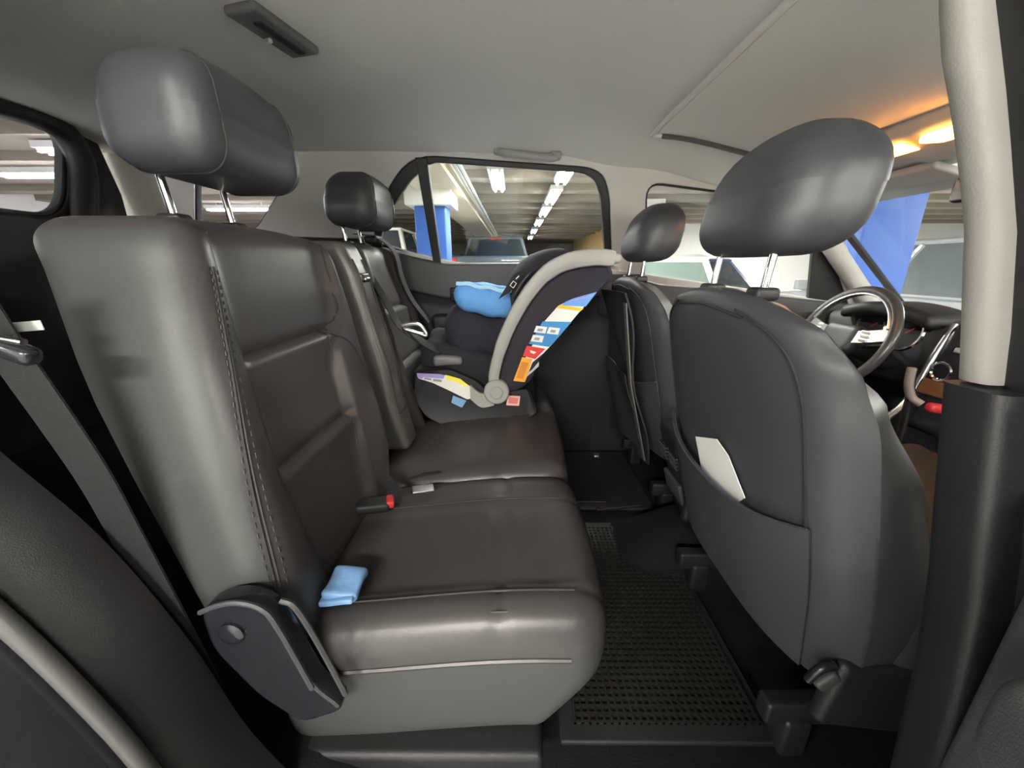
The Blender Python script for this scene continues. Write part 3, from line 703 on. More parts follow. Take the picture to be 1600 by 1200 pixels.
lz = 0.852
rbox('latch_bezel', (0.012, 0.055, 0.024), 0.0055, PLASTIC_G, ab, None, (1, 2, 1), (arx(lz) + 0.001, 0.045, lz), (0, -0.2, 0))
rbox('latch_tab', (0.012, 0.03, 0.010), 0.0045, CHROME, ab, None, (1, 2, 1), (arx(lz) + 0.006, 0.048, lz - 0.004), (0, -0.2, 0))

# ================================================================ FRONT SEATS
class Front:
    """back of a front seat; s mirrors it, dx moves it"""
    Z0, Z1, T = 0.20, 0.845, 0.15
    def __init__(self, yc, dx=0.0, lean=0.22): self.yc, self.dx, self.lean = yc, dx, lean
    def hw(self, z): return sm_tab([(0.15, 0.25), (0.45, 0.282), (0.66, 0.282), (0.76, 0.268), (0.82, 0.235), (0.86, 0.18)], z)
    def hf(self, z): return sm_tab([(0.15, 0.235), (0.45, 0.268), (0.58, 0.262), (0.69, 0.205), (0.77, 0.12), (0.84, 0.07)], z)
    def xb(self, z): return 0.335 + self.dx + self.lean * (0.83 - z)
    def pt(self, v):
        z = (self.Z0 + self.Z1) / 2 + v.z; hw = self.hw(z); u = v.x * 2; y = self.yc + u * (hw + (self.hf(z) - hw) * sstep(-0.03, 0.07, v.y))
        x = self.xb(z) + (self.T / 2 + v.y) * lerp_tab([(0.5, 1.0), (0.7, 0.85), (0.84, 0.55)], z)
        back = sstep(0.02, -0.06, v.y)
        x += back * (0.045 * abs(u) ** 3.5 - 0.008 * math.exp(-((abs(u) - 0.80) / 0.02) ** 2) * 0)
        fr = sstep(-0.02, 0.06, v.y); x += fr * (0.05 * sstep(0.6, 0.9, abs(u)) - 0.01)
        z -= 0.03 * max(0, (z - 0.70) / 0.15) * abs(u) ** 2.2
        return Vector((x, y, z))
    def surf(self, u, z, lift=0.002):
        hw = self.hw(z); p = Vector((self.xb(z) + 0.045 * abs(u) ** 3.5 - lift + soft_edge((1 - abs(u)) * hw, 0.04), self.yc + u * hw, z - 0.03 * max(0, (z - 0.70) / 0.15) * abs(u) ** 2.2))
        return p
def front_seat(yc, label, dx=0.0, near=True):
    f = Front(yc, dx)
    t = thing('front_seat', label, 'car seat', (0.6 + dx, yc, 0.0))
    V, Fc = rbox_data(0.5, f.T, f.Z1 - f.Z0, 0.05, 40, 5, 44)
    b = raw('backrest', [f.pt(Vector((v.x / 0.5, v.y, v.z)) if True else v) for v in [Vector((q.x, q.y, q.z)) for q in V]], Fc, LEATHER_DK, t, True, 60)
    # fix: rbox x runs -0.25..0.25, u = 2 * x / 0.5
    sgn = -1 if near else 1
    for uu in (-0.80, 0.80):
        tube('seam', catmull([f.surf(uu * k, z) for k, z in ((0.55, 0.822), (0.92, 0.79), (1, 0.72), (1.0, 0.6), (1.0, 0.48), (0.98, 0.34))], 6), 0.0022, PIPING, b, 5)
    tube('seam', catmull([f.surf(u, 0.818 - 0.012 * abs(u)) for u in lin(-0.5, 0.5, 8)], 4), 0.0022, PIPING, b, 5)
    # map pocket: a slightly baggy panel over the lower back
    def pk(u, tt):
        ztop = 0.472 + 0.05 * u * u
        z = 0.235 + (ztop - 0.235) * tt
        p = f.surf(u * 0.84, z, 0.008 + 0.014 * math.sin(math.pi * min(1, tt * 0.5 + 0.08)) * (1 - abs(u) ** 3)); return p
    pkt = sheet('map_pocket', pk, lin(-1, 1, 30), lin(0, 1, 16), 0.004, LEATHER_DK, t)
    tube('pocket_hem', [pk(u, 1.0) - Vector((0.003, 0, 0)) for u in lin(-1, 1, 30)], 0.0035, LEATHER_DK, pkt, 6)
    # cushion in front of the backrest and its rails
    def cf(v): return (0.83 + dx + v.x, yc + v.y, 0.30 + v.z + 0.03 * sstep(0.0, 0.25, v.x) * (1 if v.z > 0 else 0) + (0.025 * sstep(0.15, 0.24, abs(v.y)) if v.z > 0 else 0))
    rbox('cushion', (0.54, 0.52, 0.17), 0.05, LEATHER_DK, t, cf, (8, 12, 4))
    for s in (-1, 1):
        rl = rbox('seat_rail', (0.52, 0.035, 0.05), 0.008, PLASTIC, t, None, (1, 1, 1), (0.72 + dx, yc + s * 0.19, 0.10))
        for xx in (0.52, 0.92): rbox('rail_foot', (0.05, 0.05, 0.09), 0.01, PLASTIC, rl, None, (1, 1, 1), (xx + dx, yc + s * 0.19, 0.045))
        rbox('side_cover', (0.34, 0.03, 0.13), 0.014, PLASTIC, t, None, (2, 1, 1), (0.66 + dx, yc + s * 0.255, 0.215), (0, 0.15, 0))
    return t, f, b
PS, pf, pb = front_seat(-0.350, 'near front passenger seat in black vinyl seen from behind, white card in its pocket')
DS, df, db = front_seat(0.385, 'far driver seat in black vinyl with tall headrest, behind the steering wheel', 0.045, False)
def fhead(parent, yc, dx):
    def xp(z): return 0.385 + dx + 0.10 * (z - 0.85)
    return headrest(parent, (0.440 + dx, yc, 0.990), (0.150, 0.285, 0.188), 0.20, (yc - 0.078, yc + 0.078), 0.838, xp, taper=0.30, bulge=-0.012, rnd=0.06, seams=False)
fhead(PS, -0.362, 0.0); fhead(DS, 0.39, 0.05)

# ================================================================ THE CHILD SEAT (rear-facing infant carrier on its base)
CSX = thing('child_seat', 'rear-facing infant car seat with grey carry handle and coloured warning labels', 'child seat', (0.0, 0.40, 0.37))
SHELL = mat('plum_black_fabric', (0.017, 0.015, 0.025), 0.8, bump=(500, 0.3, 'noise'), var=0.1)
SHELLP = mat('black_shell_plastic', (0.009, 0.009, 0.012), 0.55, bump=(600, 0.2, 'noise'))
HGREY = mat('grey_handle_plastic', (0.30, 0.30, 0.28), 0.5, bump=(600, 0.15, 'noise'))
PAD = mat('black_padding', (0.011, 0.011, 0.015), 0.9, bump=(400, 0.5, 'noise'))
YN, YF = 0.215, 0.575
XZ = ((0, 0, 0), (1, 0, 0), (0, 0, 1))
def at_y(poly, y): return [(p.x, p.z) for p in [hy(a, b, y) for a, b in poly]]
side_px = [(962, 432), (935, 458), (905, 490), (870, 531), (846, 558), (828, 600), (806, 612), (770, 622), (765, 590), (776, 548), (800, 495), (830, 448), (862, 418), (900, 403), (950, 403)]
side = round_poly(at_y(side_px, YN), 0.02, 3)
cen = Vector((0.10, 0.70))
def ringy(y, k, shift=0.0):
    return [Vector((cen.x + (p.x - cen.x) * k + shift, y, cen.y + (p.y - cen.y) * k)) for p in side]
# near and far wing of the shell: thick rounded plates
def wing(y_out, y_in, m, nm):
    s = 1 if y_in > y_out else -1
    rings = [ringy(y_out + s * 0.012, 0.90), ringy(y_out + s * 0.002, 0.955), ringy(y_out + s * 0.006, 0.99), ringy(y_out + s * 0.02, 1.0), ringy(y_in, 1.0)]
    V, Fc = [], []
    n = len(side); rings = [[Vector((cen.x, y_out + s * 0.013, cen.y)) + (p - Vector((cen.x, p.y, cen.y))) * 0.5 * 0 + (p - Vector((cen.x, p.y, cen.y))) * 0.4 for p in rings[0]]] + rings
    return loft(nm, rings, m, CSX)
wing(YN, YN + 0.05, SHELL, 'shell_wing'); wing(YF, YF - 0.05, SHELL, 'shell_wing')
# back of the bucket (towards the front seats), swept across the width
back_px = [(968, 428), (958, 462), (928, 530), (896, 572), (868, 612), (845, 640)]
bk = [(p.x, p.z) for p in catmull([Vector((*q, 0)) for q in [(0.385, 0.875), (0.378, 0.80), (0.318, 0.655), (0.245, 0.56), (0.17, 0.47), (0.08, 0.42), (-0.08, 0.41), (-0.20, 0.45), (-0.30, 0.54), (-0.335, 0.62)]], 4)]
bk = [(q[0], q[1]) for q in bk]
def bucket(u, v):
    i = u * (len(bk) - 1); k = min(int(i), len(bk) - 2); f = i - k
    x = bk[k][0] + (bk[k + 1][0] - bk[k][0]) * f; z = bk[k][1] + (bk[k + 1][1] - bk[k][1]) * f
    e = abs(v) ** 4
    tx, tz = bk[k + 1][0] - bk[k][0], bk[k + 1][1] - bk[k][1]; L = math.hypot(tx, tz); nx, nz = tz / L, -tx / L
    return (x + (-nx if nx * (x - 0.02) > 0 else nx * 0) * 0.0 + (-0.03 * e if u < 0.55 else 0), (YN + YF) / 2 + v * (YF - YN - 0.03) / 2, z + (0.02 * e))
sheet('bucket_shell', bucket, lin(0, 1, 34), lin(-1, 1, 18), 0.018, SHELLP, CSX)
# padding inside
rbox('seat_pad', (0.16, 0.30, 0.42), 0.06, PAD, CSX, lambda v: (0.12 + v.x * 0.9 + 0.62 * v.z * 0.6 - 0.06, 0.395 + v.y, 0.66 + v.z * 0.9 ), (4, 6, 8))
rbox('leg_pad', (0.34, 0.31, 0.14), 0.055, PAD, CSX, lambda v: (-0.16 + v.x, 0.39 + v.y, 0.535 + v.z - 0.25 * v.x + 0.02 * math.sin(v.y * 30)), (8, 8, 3))
rbox('body_cover', (0.30, 0.30, 0.17), 0.07, mat('navy_cover_fabric', (0.013, 0.012, 0.021), 0.9, bump=(60, 0.6, 'noise')), CSX, lambda v: (-0.09 + v.x - 0.25 * v.z, 0.39 + v.y, 0.645 + v.z - 0.10 * v.x + 0.012 * math.sin(v.x * 40 + v.y * 25)), (10, 8, 4))
# hood
def hood(u, v):
    a = math.radians(205 - 120 * u); x = 0.155 + 0.175 * math.cos(a); z = 0.795 + 0.140 * math.sin(a) * (1 - 0.25 * v * v) ** 0.5
    return (x + 0.02 * v * v, 0.395 + v * 0.165, z - 0.02 * v * v)
hd = sheet('sun_hood', hood, lin(0, 1, 20), lin(-1, 1, 16), 0.008, SHELL, CSX)
for u in (0.33, 0.66): tube('hood_bow', [Vector(hood(u, v)) + Vector((0, 0, 0.004)) for v in lin(-1, 1, 14)], 0.004, PAD, hd, 6)
# carry handle: a band up each side from its pivot, across at the top
hpx = [(772, 612), (768, 588), (780, 540), (800, 494), (824, 455), (852, 425), (885, 408), (925, 402), (956, 404)]
hw_ = [0.035, 0.038, 0.042, 0.044, 0.046, 0.050, 0.052, 0.050, 0.044]
near_p = [hy(a, b, YN - 0.008) for a, b in hpx]
path = catmull([Vector((p.x + 0.008, p.y, p.z)) for p in near_p], 4)
def band(y0, nm):
    rings = []; m = len(path)
    for i, p in enumerate(path):
        t = (path[min(i + 1, m - 1)] - path[max(i - 1, 0)]).normalized(); n = Vector((-t.z, 0, t.x)); w = 0.5 * (hw_[min(int(i / 4), 8)])
        # bends inwards near the top where the grip crosses over
        q = Vector((p.x, y0, p.z))
        rr = []
        for a in lin(0, 2 * math.pi, 10)[:-1]: rr.append(q + n * w * math.cos(a) * (abs(math.cos(a)) ** -0.3 if abs(math.cos(a)) > 0.05 else 1) + Vector((0, 0.011 * math.sin(a), 0)))
        rings.append(rr)
    return loft(nm, rings, HGREY, CSX)
band(YN - 0.010, 'handle_band'); band(YF + 0.010, 'handle_band')
e = path[-1]
rbox('handle_grip', (0.045, YF - YN + 0.04, 0.03), 0.013, HGREY, CSX, None, (1, 6, 1), (e.x, (YN + YF) / 2, e.z))
# canopy-like brown leather sheet of the handle top, between the bands
sheet('handle_shroud', lambda u, v: (0.17 + 0.165 * u, (YN + YF) / 2 + v * (YF - YN) / 2 * (1 - 0.12 * u), 0.912 - 0.008 * u - 0.028 * u * u - 0.01 * v * v), lin(0, 1, 10), lin(-1, 1, 8), 0.01, mat('taupe_fabric', (0.17, 0.14, 0.12), 0.7), CSX)
# pivot hub
hc = hy(776, 612, YN - 0.02)
def disc(nm, c, r, th, m, parent, n=22):
    rings = []
    for k, y in ((0.55, -th), (0.9, -th), (1.0, -th * 0.6), (1.0, th)):
        rings.append([Vector((c.x + r * k * math.cos(a), c.y + y, c.z + r * k * math.sin(a))) for a in lin(0, 2 * math.pi, n)[:-1]])
    return loft(nm, rings, m, parent)
hub = disc('handle_pivot', hc, 0.043, 0.012, HGREY, CSX)
strip('handle_foot', catmull([hy(735, 612, YN - 0.015), hy(752, 625, YN - 0.015), hy(772, 622, YN - 0.015)], 4), (0, 0, 1), 0.05, 0.014, HGREY, hub)
disc('pivot_button', Vector((hc.x, hc.y - 0.012, hc.z)), 0.022, 0.006, HGREY, hub)
# base under the carrier
basep = round_poly(at_y([(648, 574), (700, 572), (745, 592), (765, 612), (830, 604), (842, 640), (836, 648), (762, 657), (694, 664), (664, 648), (645, 620)], 0.24), 0.02, 3)
rings = []
for y, k in ((0.225, 0.90), (0.217, 0.96), (0.23, 1.0), (0.56, 1.0), (0.573, 0.96)):
    rings.append([Vector((-0.10 + (p.x + 0.10) * k, y, 0.46 + (p.y - 0.46) * k)) for p in basep])
base = loft('base', rings, SHELLP, CSX)
YL = 0.2155
def decal(nm, px, m, parent, y=YL, r=0.0, th=0.002):
    P = at_y(px, y)
    if r: P = round_poly(P, r, 3)
    return plate(nm, P, [], th, ((0, y, 0), (1, 0, 0), (0, 0, 1)), m, parent)
LW = mat('label_white', (0.72, 0.70, 0.66), 0.5); LB = mat('label_blue', (0.03, 0.22, 0.52), 0.5); LP = mat('label_purple', (0.34, 0.26, 0.62), 0.5)
LY = mat('label_yellow', (0.85, 0.75, 0.05), 0.5); LG = mat('label_gold', (0.80, 0.48, 0.03), 0.5); LR = mat('label_red', (0.62, 0.03, 0.03), 0.5); LO = mat('label_orange', (0.85, 0.35, 0.02), 0.5)
LI = mat('label_print', (0.25, 0.27, 0.34), 0.6); LSK = mat('label_sky', (0.12, 0.32, 0.75), 0.5)
YS = YN - 0.0015
bl = decal('base_label', [(651, 583), (690, 585), (718, 592), (738, 606), (738, 622), (730, 624), (704, 611), (676, 598), (653, 591)], LW, base, 0.2135, 0.006)
decal('label_band', [(651, 583), (695, 586), (693, 592), (661, 589), (660, 592), (653, 590)], LP, bl, 0.2115, 0.002)
decal('label_band', [(696, 585.5), (719, 592), (732, 602), (730, 604), (712, 596), (698, 593)], LY, bl, 0.2115, 0.002)
for q in ((663, 590, 674, 594), (677, 592, 690, 597)): decal('label_print', [(q[0], q[1]), (q[2], q[1] + 1.5), (q[2], q[3]), (q[0], q[3] - 1.5)], LI, bl, 0.211)
wl = decal('warning_label', [(933, 456), (896, 466), (872, 478), (850, 503), (838, 530), (826, 548), (815, 574), (802, 595), (820, 597), (832, 566), (849, 552), (868, 532), (903, 490)], LW, CSX, YS, 0.003)
yb = YS - 0.0015
decal('label_band', [(933, 456), (896, 466), (883, 472), (877, 477), (915, 479)], LSK, wl, yb)
decal('label_stripe', [(925, 461), (893, 469), (890, 471), (921, 465)], LP, wl, yb - 0.001)
decal('label_band', [(875, 476), (912, 482), (907, 486), (869, 481)], LG, wl, yb)
decal('label_band', [(848, 502), (893, 503), (868, 532), (858, 542), (826, 537), (838, 520)], LB, wl, yb)
for (x, y) in ((838, 509), (858, 511), (833, 523)):
    d_ = decal('label_square', [(x, y), (x + 17, y + 2), (x + 14, y + 12), (x - 4, y + 10)], LW, wl, yb - 0.001)
    decal('label_print', [(x + 3, y + 4), (x + 11, y + 5), (x + 9, y + 9), (x + 1, y + 8)], LI, d_ if False else wl, yb - 0.002)
decal('label_band', [(823, 540), (852, 545), (836, 561), (817, 556)], LR, wl, yb)
decal('label_mark', [(828, 547), (838, 550), (834, 553), (829, 551)], LW, wl, yb - 0.001)
decal('label_band', [(816, 558), (832, 561), (820, 597), (802, 595)], LO, wl, yb)
decal('label_print', [(815, 565), (826, 567), (817, 592), (807, 590)], mat('label_rust', (0.6, 0.22, 0.02), 0.5), wl, yb - 0.001)
ct = decal('carton_tag', [(793, 618), (813, 619), (811, 634), (791, 633)], mat('tag_pink', (0.8, 0.45, 0.40), 0.5), base, 0.2115, 0.002)
decal('label_print', [(796, 621), (810, 622), (808, 631), (794, 630)], mat('tag_red', (0.62, 0.17, 0.13), 0.5), ct, 0.210)
decal('level_window', [(832, 577), (842, 565), (842, 572), (824, 588), (822, 585)], mat('grey_white_plastic', (0.5, 0.52, 0.48), 0.4), CSX, 0.213)
decal('blue_tab', [(708, 618), (729, 626), (722, 637), (705, 629)], mat('tab_blue', (0.18, 0.36, 0.55), 0.5), base, 0.2115, 0.002)
rbox('release_lever', (0.10, 0.03, 0.035), 0.013, mat('grey_lever', (0.12, 0.12, 0.12), 0.5), CSX, lambda v: (-0.225 + v.x, 0.23 + v.y, 0.575 + v.z * (1 - 3 * v.x) - 1.2 * v.x * v.x), (8, 1, 2))
# maker's mark on the harness tab
mk = strip('brand_tab', [hy(788, 462, 0.195), hy(812, 424, 0.195)], (1, 0, 0.6), 0.045, 0.004, PAD, CSX)
def on_tab(a, b): return hy(a, b, 0.191)
tube('brand_mark', [on_tab(797, 446), on_tab(802, 439), on_tab(807, 443), on_tab(802, 450)], 0.0017, LW, mk, 5, closed=True)
tube('brand_mark', [on_tab(806, 436), on_tab(811, 431)], 0.0017, LW, mk, 5)
# blue cloth lying in the carrier
BLUE = mat('blue_cloth', (0.10, 0.28, 0.60), 0.85, bump=(120, 0.4, 'noise'), var=0.15, vscale=30)
bc = rbox('blanket', (0.21, 0.20, 0.092), 0.045, BLUE, None, lambda v: (-0.098 + v.x, 0.33 + v.y, 0.772 + v.z * (1.05 + 0.10 * math.sin(v.x * 20 + 1)) - 0.16 * v.x + 0.0025 * math.sin(v.x * 75 + v.y * 40)), (14, 10, 4))
tag(bc, 'rolled light blue blanket lying in the child seat', 'blanket')
tube('frilled_edge', catmull([Vector((-0.098 + x, 0.232 + 0.02 * abs(x * 8) ** 3 + 0.01, 0.772 - 0.16 * x + 0.044 + 0.003 * math.sin(x * 90))) for x in lin(-0.09, 0.10, 12)], 3), 0.007, mat('pale_blue_edge', (0.35, 0.58, 0.78), 0.85), bc, 6)
# seat belt holding the child seat, with its metal tongue
BX = thing('seat_belt', 'black seat belt with silver tongue beside the child seat', 'seat belt', (-0.42, 0.30, 0.5))
lp = [hy(622, 512, 0.20), hy(640, 506, 0.20), hy(656, 508, 0.20), hy(667, 524, 0.20), hy(655, 521, 0.20), hy(638, 516, 0.20)]
tube('tongue', catmull(lp + [lp[0]], 5)[:-1], 0.006, SATIN, BX, 8, closed=True)
strip('webbing', catmull([(-0.44, 0.16, 0.86), (-0.40, 0.17, 0.78), (-0.37, 0.19, 0.70), (-0.30, 0.21, 0.64), (-0.25, 0.24, 0.60)], 5), (0, 1, 0.2), 0.045, 0.0025, WEBBING, BX)
BL = thing('seat_belt', 'black shoulder belt looped over the far seat back under its headrest', 'seat belt', (-0.47, 0.45, 0.5))
strip('webbing', catmull([(-0.60, 0.50, 1.0), (-0.505, 0.46, 0.985), (-0.438, 0.44, 0.93), (-0.425, 0.46, 0.84), (-0.40, 0.50, 0.75), (-0.35, 0.55, 0.66)], 6), (0, 1, 0.1), 0.048, 0.003, WEBBING, BL)
rbox('belt_guide', (0.05, 0.075, 0.03), 0.012, PLASTIC, BL, None, (1, 2, 1), (-0.52, 0.465, 0.975))

# ================================================================ SMALL THINGS ON THE REAR SEAT
bk1 = thing('belt_buckle', 'red-button seat belt buckle tucked between near seat cushion and seat back', 'buckle', (-0.3, -0.30, 0.35))
bp = hz(594, 784, 0.375)
rbox('buckle_body', (0.075, 0.042, 0.024), 0.009, PLASTIC, bk1, None, (2, 1, 1), (bp.x - 0.018, bp.y, 0.366), (0, 0.1, 0.35))
rbox('buckle_button', (0.018, 0.034, 0.018), 0.005, RED, bk1, None, (1, 2, 1), (bp.x + 0.018, bp.y + 0.012, 0.368), (0, 0.1, 0.35))
bk2 = thing('belt_tongue', 'grey lap belt tongue on a strap lying at the foot of the centre armrest', 'seat belt', (-0.25, -0.15, 0.37))
p0, p1, p2, p3 = hz(622, 770, 0.372), hz(648, 764, 0.372), hz(640, 748, 0.37), hz(684, 738, 0.366)
strip('strap', catmull([p0 + Vector((-0.06, 0.05, 0.02)), p0 + Vector((-0.02, 0.02, 0.004)), p0, p1], 5), (0.35, 1, 0), 0.035, 0.003, WEBBING, bk2)
rbox('metal_plate', (0.05, 0.03, 0.004), 0.0019, SATIN, bk2, None, (2, 1, 1), tuple(p1 + Vector((0.02, 0, 0.001))), (0, 0.05, 0.3))
strip('loop_strap', [p2, p2.lerp(p3, 0.5) + Vector((0, 0, 0.004)), p3], (0.2, 1, 0), 0.012, 0.003, WEBBING, bk2)
# small blue packet
pk0 = thing('blue_packet', 'small folded light blue packet lying on the near seat cushion', 'packet', (-0.27, -0.54, 0.36))
PKT = mat('packet_blue', (0.22, 0.42, 0.75), 0.45, bump=(90, 0.5, 'noise'), var=0.18, vscale=40)
pc = hz(542, 904, 0.372)
rbox('pouch', (0.058, 0.062, 0.020), 0.008, PKT, pk0, lambda v: (v.x + pc.x, v.y + pc.y - 0.006, v.z * (1 + 0.35 * math.sin(v.x * 70 + 2) * math.cos(v.y * 50)) + 0.368 + 0.003 * math.sin(v.y * 90 + v.x * 40)), (10, 10, 3))
rbox('fold', (0.056, 0.022, 0.010), 0.004, PKT, pk0, lambda v: (v.x + pc.x - 0.002, v.y + pc.y - 0.034, v.z + 0.364 + 0.003 * math.sin(v.x * 60)), (8, 3, 1))
# near shoulder belt hanging by the door opening
nbelt = thing('seat_belt', 'dark grey seat belt hanging beside the near seat back, at the left edge', 'seat belt', (-0.5, -0.63, 0.3))
P = [hy(*p, -0.645) for p in ((-70, 420), (-20, 500), (30, 575), (90, 660), (150, 750), (205, 850), (262, 955), (330, 1080))]
strip('webbing', catmull([p + Vector((0, 0, 0)) for p in P], 5), (1, 0.15, 0.55), 0.040, 0.003, WEBBING, nbelt)
q = hy(14, 545, -0.66); rbox('tongue_body', (0.055, 0.02, 0.02), 0.008, PLASTIC_G, nbelt, None, (1, 1, 1), tuple(q), (0, 0.4, 0))
tube('tongue', [q + Vector((-0.03, -0.006, 0.012)), q + Vector((0.0, -0.008, 0.014)), q + Vector((0.026, -0.006, 0.008))], 0.004, CHROME, nbelt)
lbl = hy(42, 510, -0.62); rbox('care_label', (0.036, 0.002, 0.011), 0.0009, mat('label_cloth', (0.75, 0.77, 0.72), 0.8), nbelt, None, (1, 1, 1), tuple(lbl), (0, -0.08, 0))

# ================================================================ FRONT OF THE CABIN
db_ = thing('dashboard', 'dark dashboard with hooded dials and wood-look centre stack', 'dashboard', (1.5, 0.0, 0.3))
def dashf(v):
    x = 1.60 + v.x; z = 0.575 + v.z
    hump = 0.035 * math.exp(-((v.y - 0.37) / 0.17) ** 4) * (1 if v.z > 0 else 0)
    return (x - 0.08 * sstep(0.1, -0.13, v.z) * 0 + 0.10 * sstep(0.05, -0.14, v.z) * (1 if v.x < 0 else 0), v.y, z + hump * sstep(0.0, -0.15, v.x))
rbox('dash_pad', (0.46, 1.36, 0.27), 0.05, PLASTIC_DG, db_, dashf, (8, 40, 6))
rbox('lower_dash', (0.30, 1.34, 0.34), 0.04, PLASTIC, db_, None, (2, 6, 2), (1.72, 0, 0.30))
# instrument hood and two dial rings
rbox('instrument_hood', (0.16, 0.36, 0.05), 0.022, PLASTIC, db_, lambda v: (1.40 + v.x, 0.36 + v.y, 0.735 + v.z - 0.9 * v.y * v.y), (2, 12, 1))
rbox('instrument_panel', (0.02, 0.30, 0.13), 0.008, PLASTIC_G, db_, None, (1, 1, 1), (1.385, 0.36, 0.655), (0, -0.25, 0))
for y in (0.29, 0.43):
    P = [Vector((1.366 + 0.25 * 0.058 * math.sin(a), y + 0.058 * math.cos(a), 0.66 + 0.058 * math.sin(a))) for a in lin(0, 2 * math.pi, 28)[:-1]]
    tube('dial_ring', P, 0.006, CHROME, db_, 6, closed=True)
    tube('dial_needle', [(1.365, y, 0.66), (1.362, y - 0.03, 0.68)], 0.002, LR, db_, 4)
WOOD = mat('brown_wood_trim', (0.16, 0.07, 0.03), 0.25, var=0.4, vscale=25, coat=0.4)
cs = rbox('centre_stack', (0.10, 0.30, 0.34), 0.03, PLASTIC_G, db_, lambda v: (1.36 + v.x + 0.25 * v.z, 0.0 + v.y, 0.55 + v.z), (2, 6, 6))
for s in (-1, 1): tube('stack_trim', catmull([(1.37, s * 0.148, 0.71), (1.335, s * 0.15, 0.60), (1.29, s * 0.145, 0.46), (1.22, s * 0.13, 0.40)], 5), 0.011, SATIN, cs, 8)
for k, z in enumerate((0.68, 0.64)):
    for j in range(4): rbox('stack_button', (0.012, 0.032, 0.018), 0.004, SATIN, cs, None, (1, 1, 1), (1.305 + 0.25 * (z - 0.55), -0.075 + j * 0.05, z), (0, 0.25, 0))
for s in (-1, 1): 
    P = [Vector((1.298, s * 0.085 + 0.027 * math.cos(a), 0.575 + 0.027 * math.sin(a))) for a in lin(0, 2 * math.pi, 18)[:-1]]
    tube('knob_ring', P, 0.005, CHROME, cs, 6, closed=True)
rbox('wood_strip', (0.02, 0.26, 0.05), 0.008, WOOD, cs, None, (1, 2, 1), (1.302, 0.0, 0.52), (0, 0.25, 0))
# steering wheel
swt = thing('steering_wheel', 'black and silver steering wheel in front of the driver seat', 'steering wheel', (1.22, 0.37, 0.63))
SWC = Vector((1.215, 0.375, 0.625)); tn = Vector((-0.92, 0, 0.38)).normalized(); tu = Vector((0, 1, 0)); tv = tn.cross(tu) * -1
if tv.z < 0: tv = -tv
def sw(r, a, d=0.0): return SWC + tu * r * math.cos(a) + tv * r * math.sin(a) + tn * d
rim = tube('rim', [sw(0.187, a) for a in lin(0, 2 * math.pi, 56)[:-1]], 0.0165, mat('wheel_leather', (0.05, 0.05, 0.05), 0.32), swt, 12, closed=True)
tube('rim_trim', [sw(0.172, a, 0.011) for a in lin(math.radians(20), math.radians(160), 24)], 0.005, SATIN, rim, 6)
hubm = rbox('airbag_cover', (0.11, 0.15, 0.05), 0.024, PLASTIC, swt, lambda v: SWC + tv * v.x + tu * v.y * (1 - 1.5 * max(0, -v.x)) + tn * (v.z + 0.0), (6, 6, 2))
for s in (-1, 1):
    strip('spoke', [sw(0.055, math.radians(90 - s * 80), 0.01), sw(0.12, math.radians(90 - s * 78), 0.004), sw(0.18, math.radians(90 - s * 76), 0.0)], tuple(tv), 0.045, 0.014, SATIN, swt)
    for k in (-1, 0, 1):
        c = sw(0.105, math.radians(90 - s * (78 - k * 8)), 0.016); rbox('spoke_button', (0.006, 0.028, 0.011), 0.0025, LW, swt, None, (1, 1, 1), tuple(c), (0, -0.39, 0))
strip('spoke', [sw(0.05, math.radians(270), 0.01), sw(0.18, math.radians(270), 0.0)], tuple(tu), 0.05, 0.014, SATIN, swt)
tube('column', [SWC - tn * 0.02, SWC - tn * 0.22], 0.04, PLASTIC, swt, 14)
for s in (-1, 1): tube('stalk', [SWC - tn * 0.07 + tu * s * 0.03, SWC - tn * 0.06 + tu * s * 0.13 + tv * 0.02], 0.008, PLASTIC, swt, 6)
# centre console with armrest, selector lever and brake handle
cc = thing('centre_console', 'black centre console between the front seats with air vents at its back', 'console', (0.8, 0.0, 0.1))
rbox('console_box', (0.42, 0.15, 0.34), 0.03, PLASTIC, cc, lambda v: (0.655 + v.x - (0.05 * v.z / 0.17 if v.x < 0 else 0) + 0.05, v.y, 0.26 + v.z), (4, 4, 4))
rbox('console_lid', (0.36, 0.155, 0.05), 0.022, LEATHER_DK, cc, None, (4, 4, 1), (0.70, 0, 0.455))
rbox('selector_plinth', (0.50, 0.20, 0.24), 0.03, PLASTIC_G, cc, None, (4, 3, 3), (1.10, 0, 0.20))
rbox('console_trim', (0.42, 0.15, 0.012), 0.005, WOOD, cc, None, (4, 3, 1), (1.10, 0, 0.324))
for s in (-1, 1):
    vt = rbox('rear_vent', (0.012, 0.062, 0.05), 0.005, PLASTIC_G, cc, None, (1, 1, 1), (0.474, s * 0.036, 0.335), (0, -0.28, 0))
    for k in range(4): rbox('vent_slat', (0.010, 0.054, 0.004), 0.0018, PLASTIC_DG, vt, None, (1, 1, 1), (0.468 - 0.28 * (k - 1.5) * 0.011, s * 0.036, 0.335 + (k - 1.5) * 0.011))
rbox('rear_cup_flap', (0.014, 0.12, 0.07), 0.006, PLASTIC_DG, cc, None, (1, 1, 1), (0.498, 0, 0.23), (0, -0.28, 0))
gl = thing('gear_lever', 'gear lever on a grey curved arm with red tip, on the centre console', 'gear lever', (1.17, 0.0, 0.33))
tube('lever_arm', catmull([hy(1425, 575, 0.02), hy(1420, 600, 0.02), hy(1424, 620, 0.02), hy(1440, 632, 0.0)], 6), 0.011, mat('lever_grey', (0.24, 0.2, 0.18), 0.4), gl, 8)
kp = hy(1463, 638, -0.02); rbox('red_tip', (0.055, 0.028, 0.028), 0.012, RED, gl, None, (2, 1, 1), tuple(kp), (0, 0.15, 0))
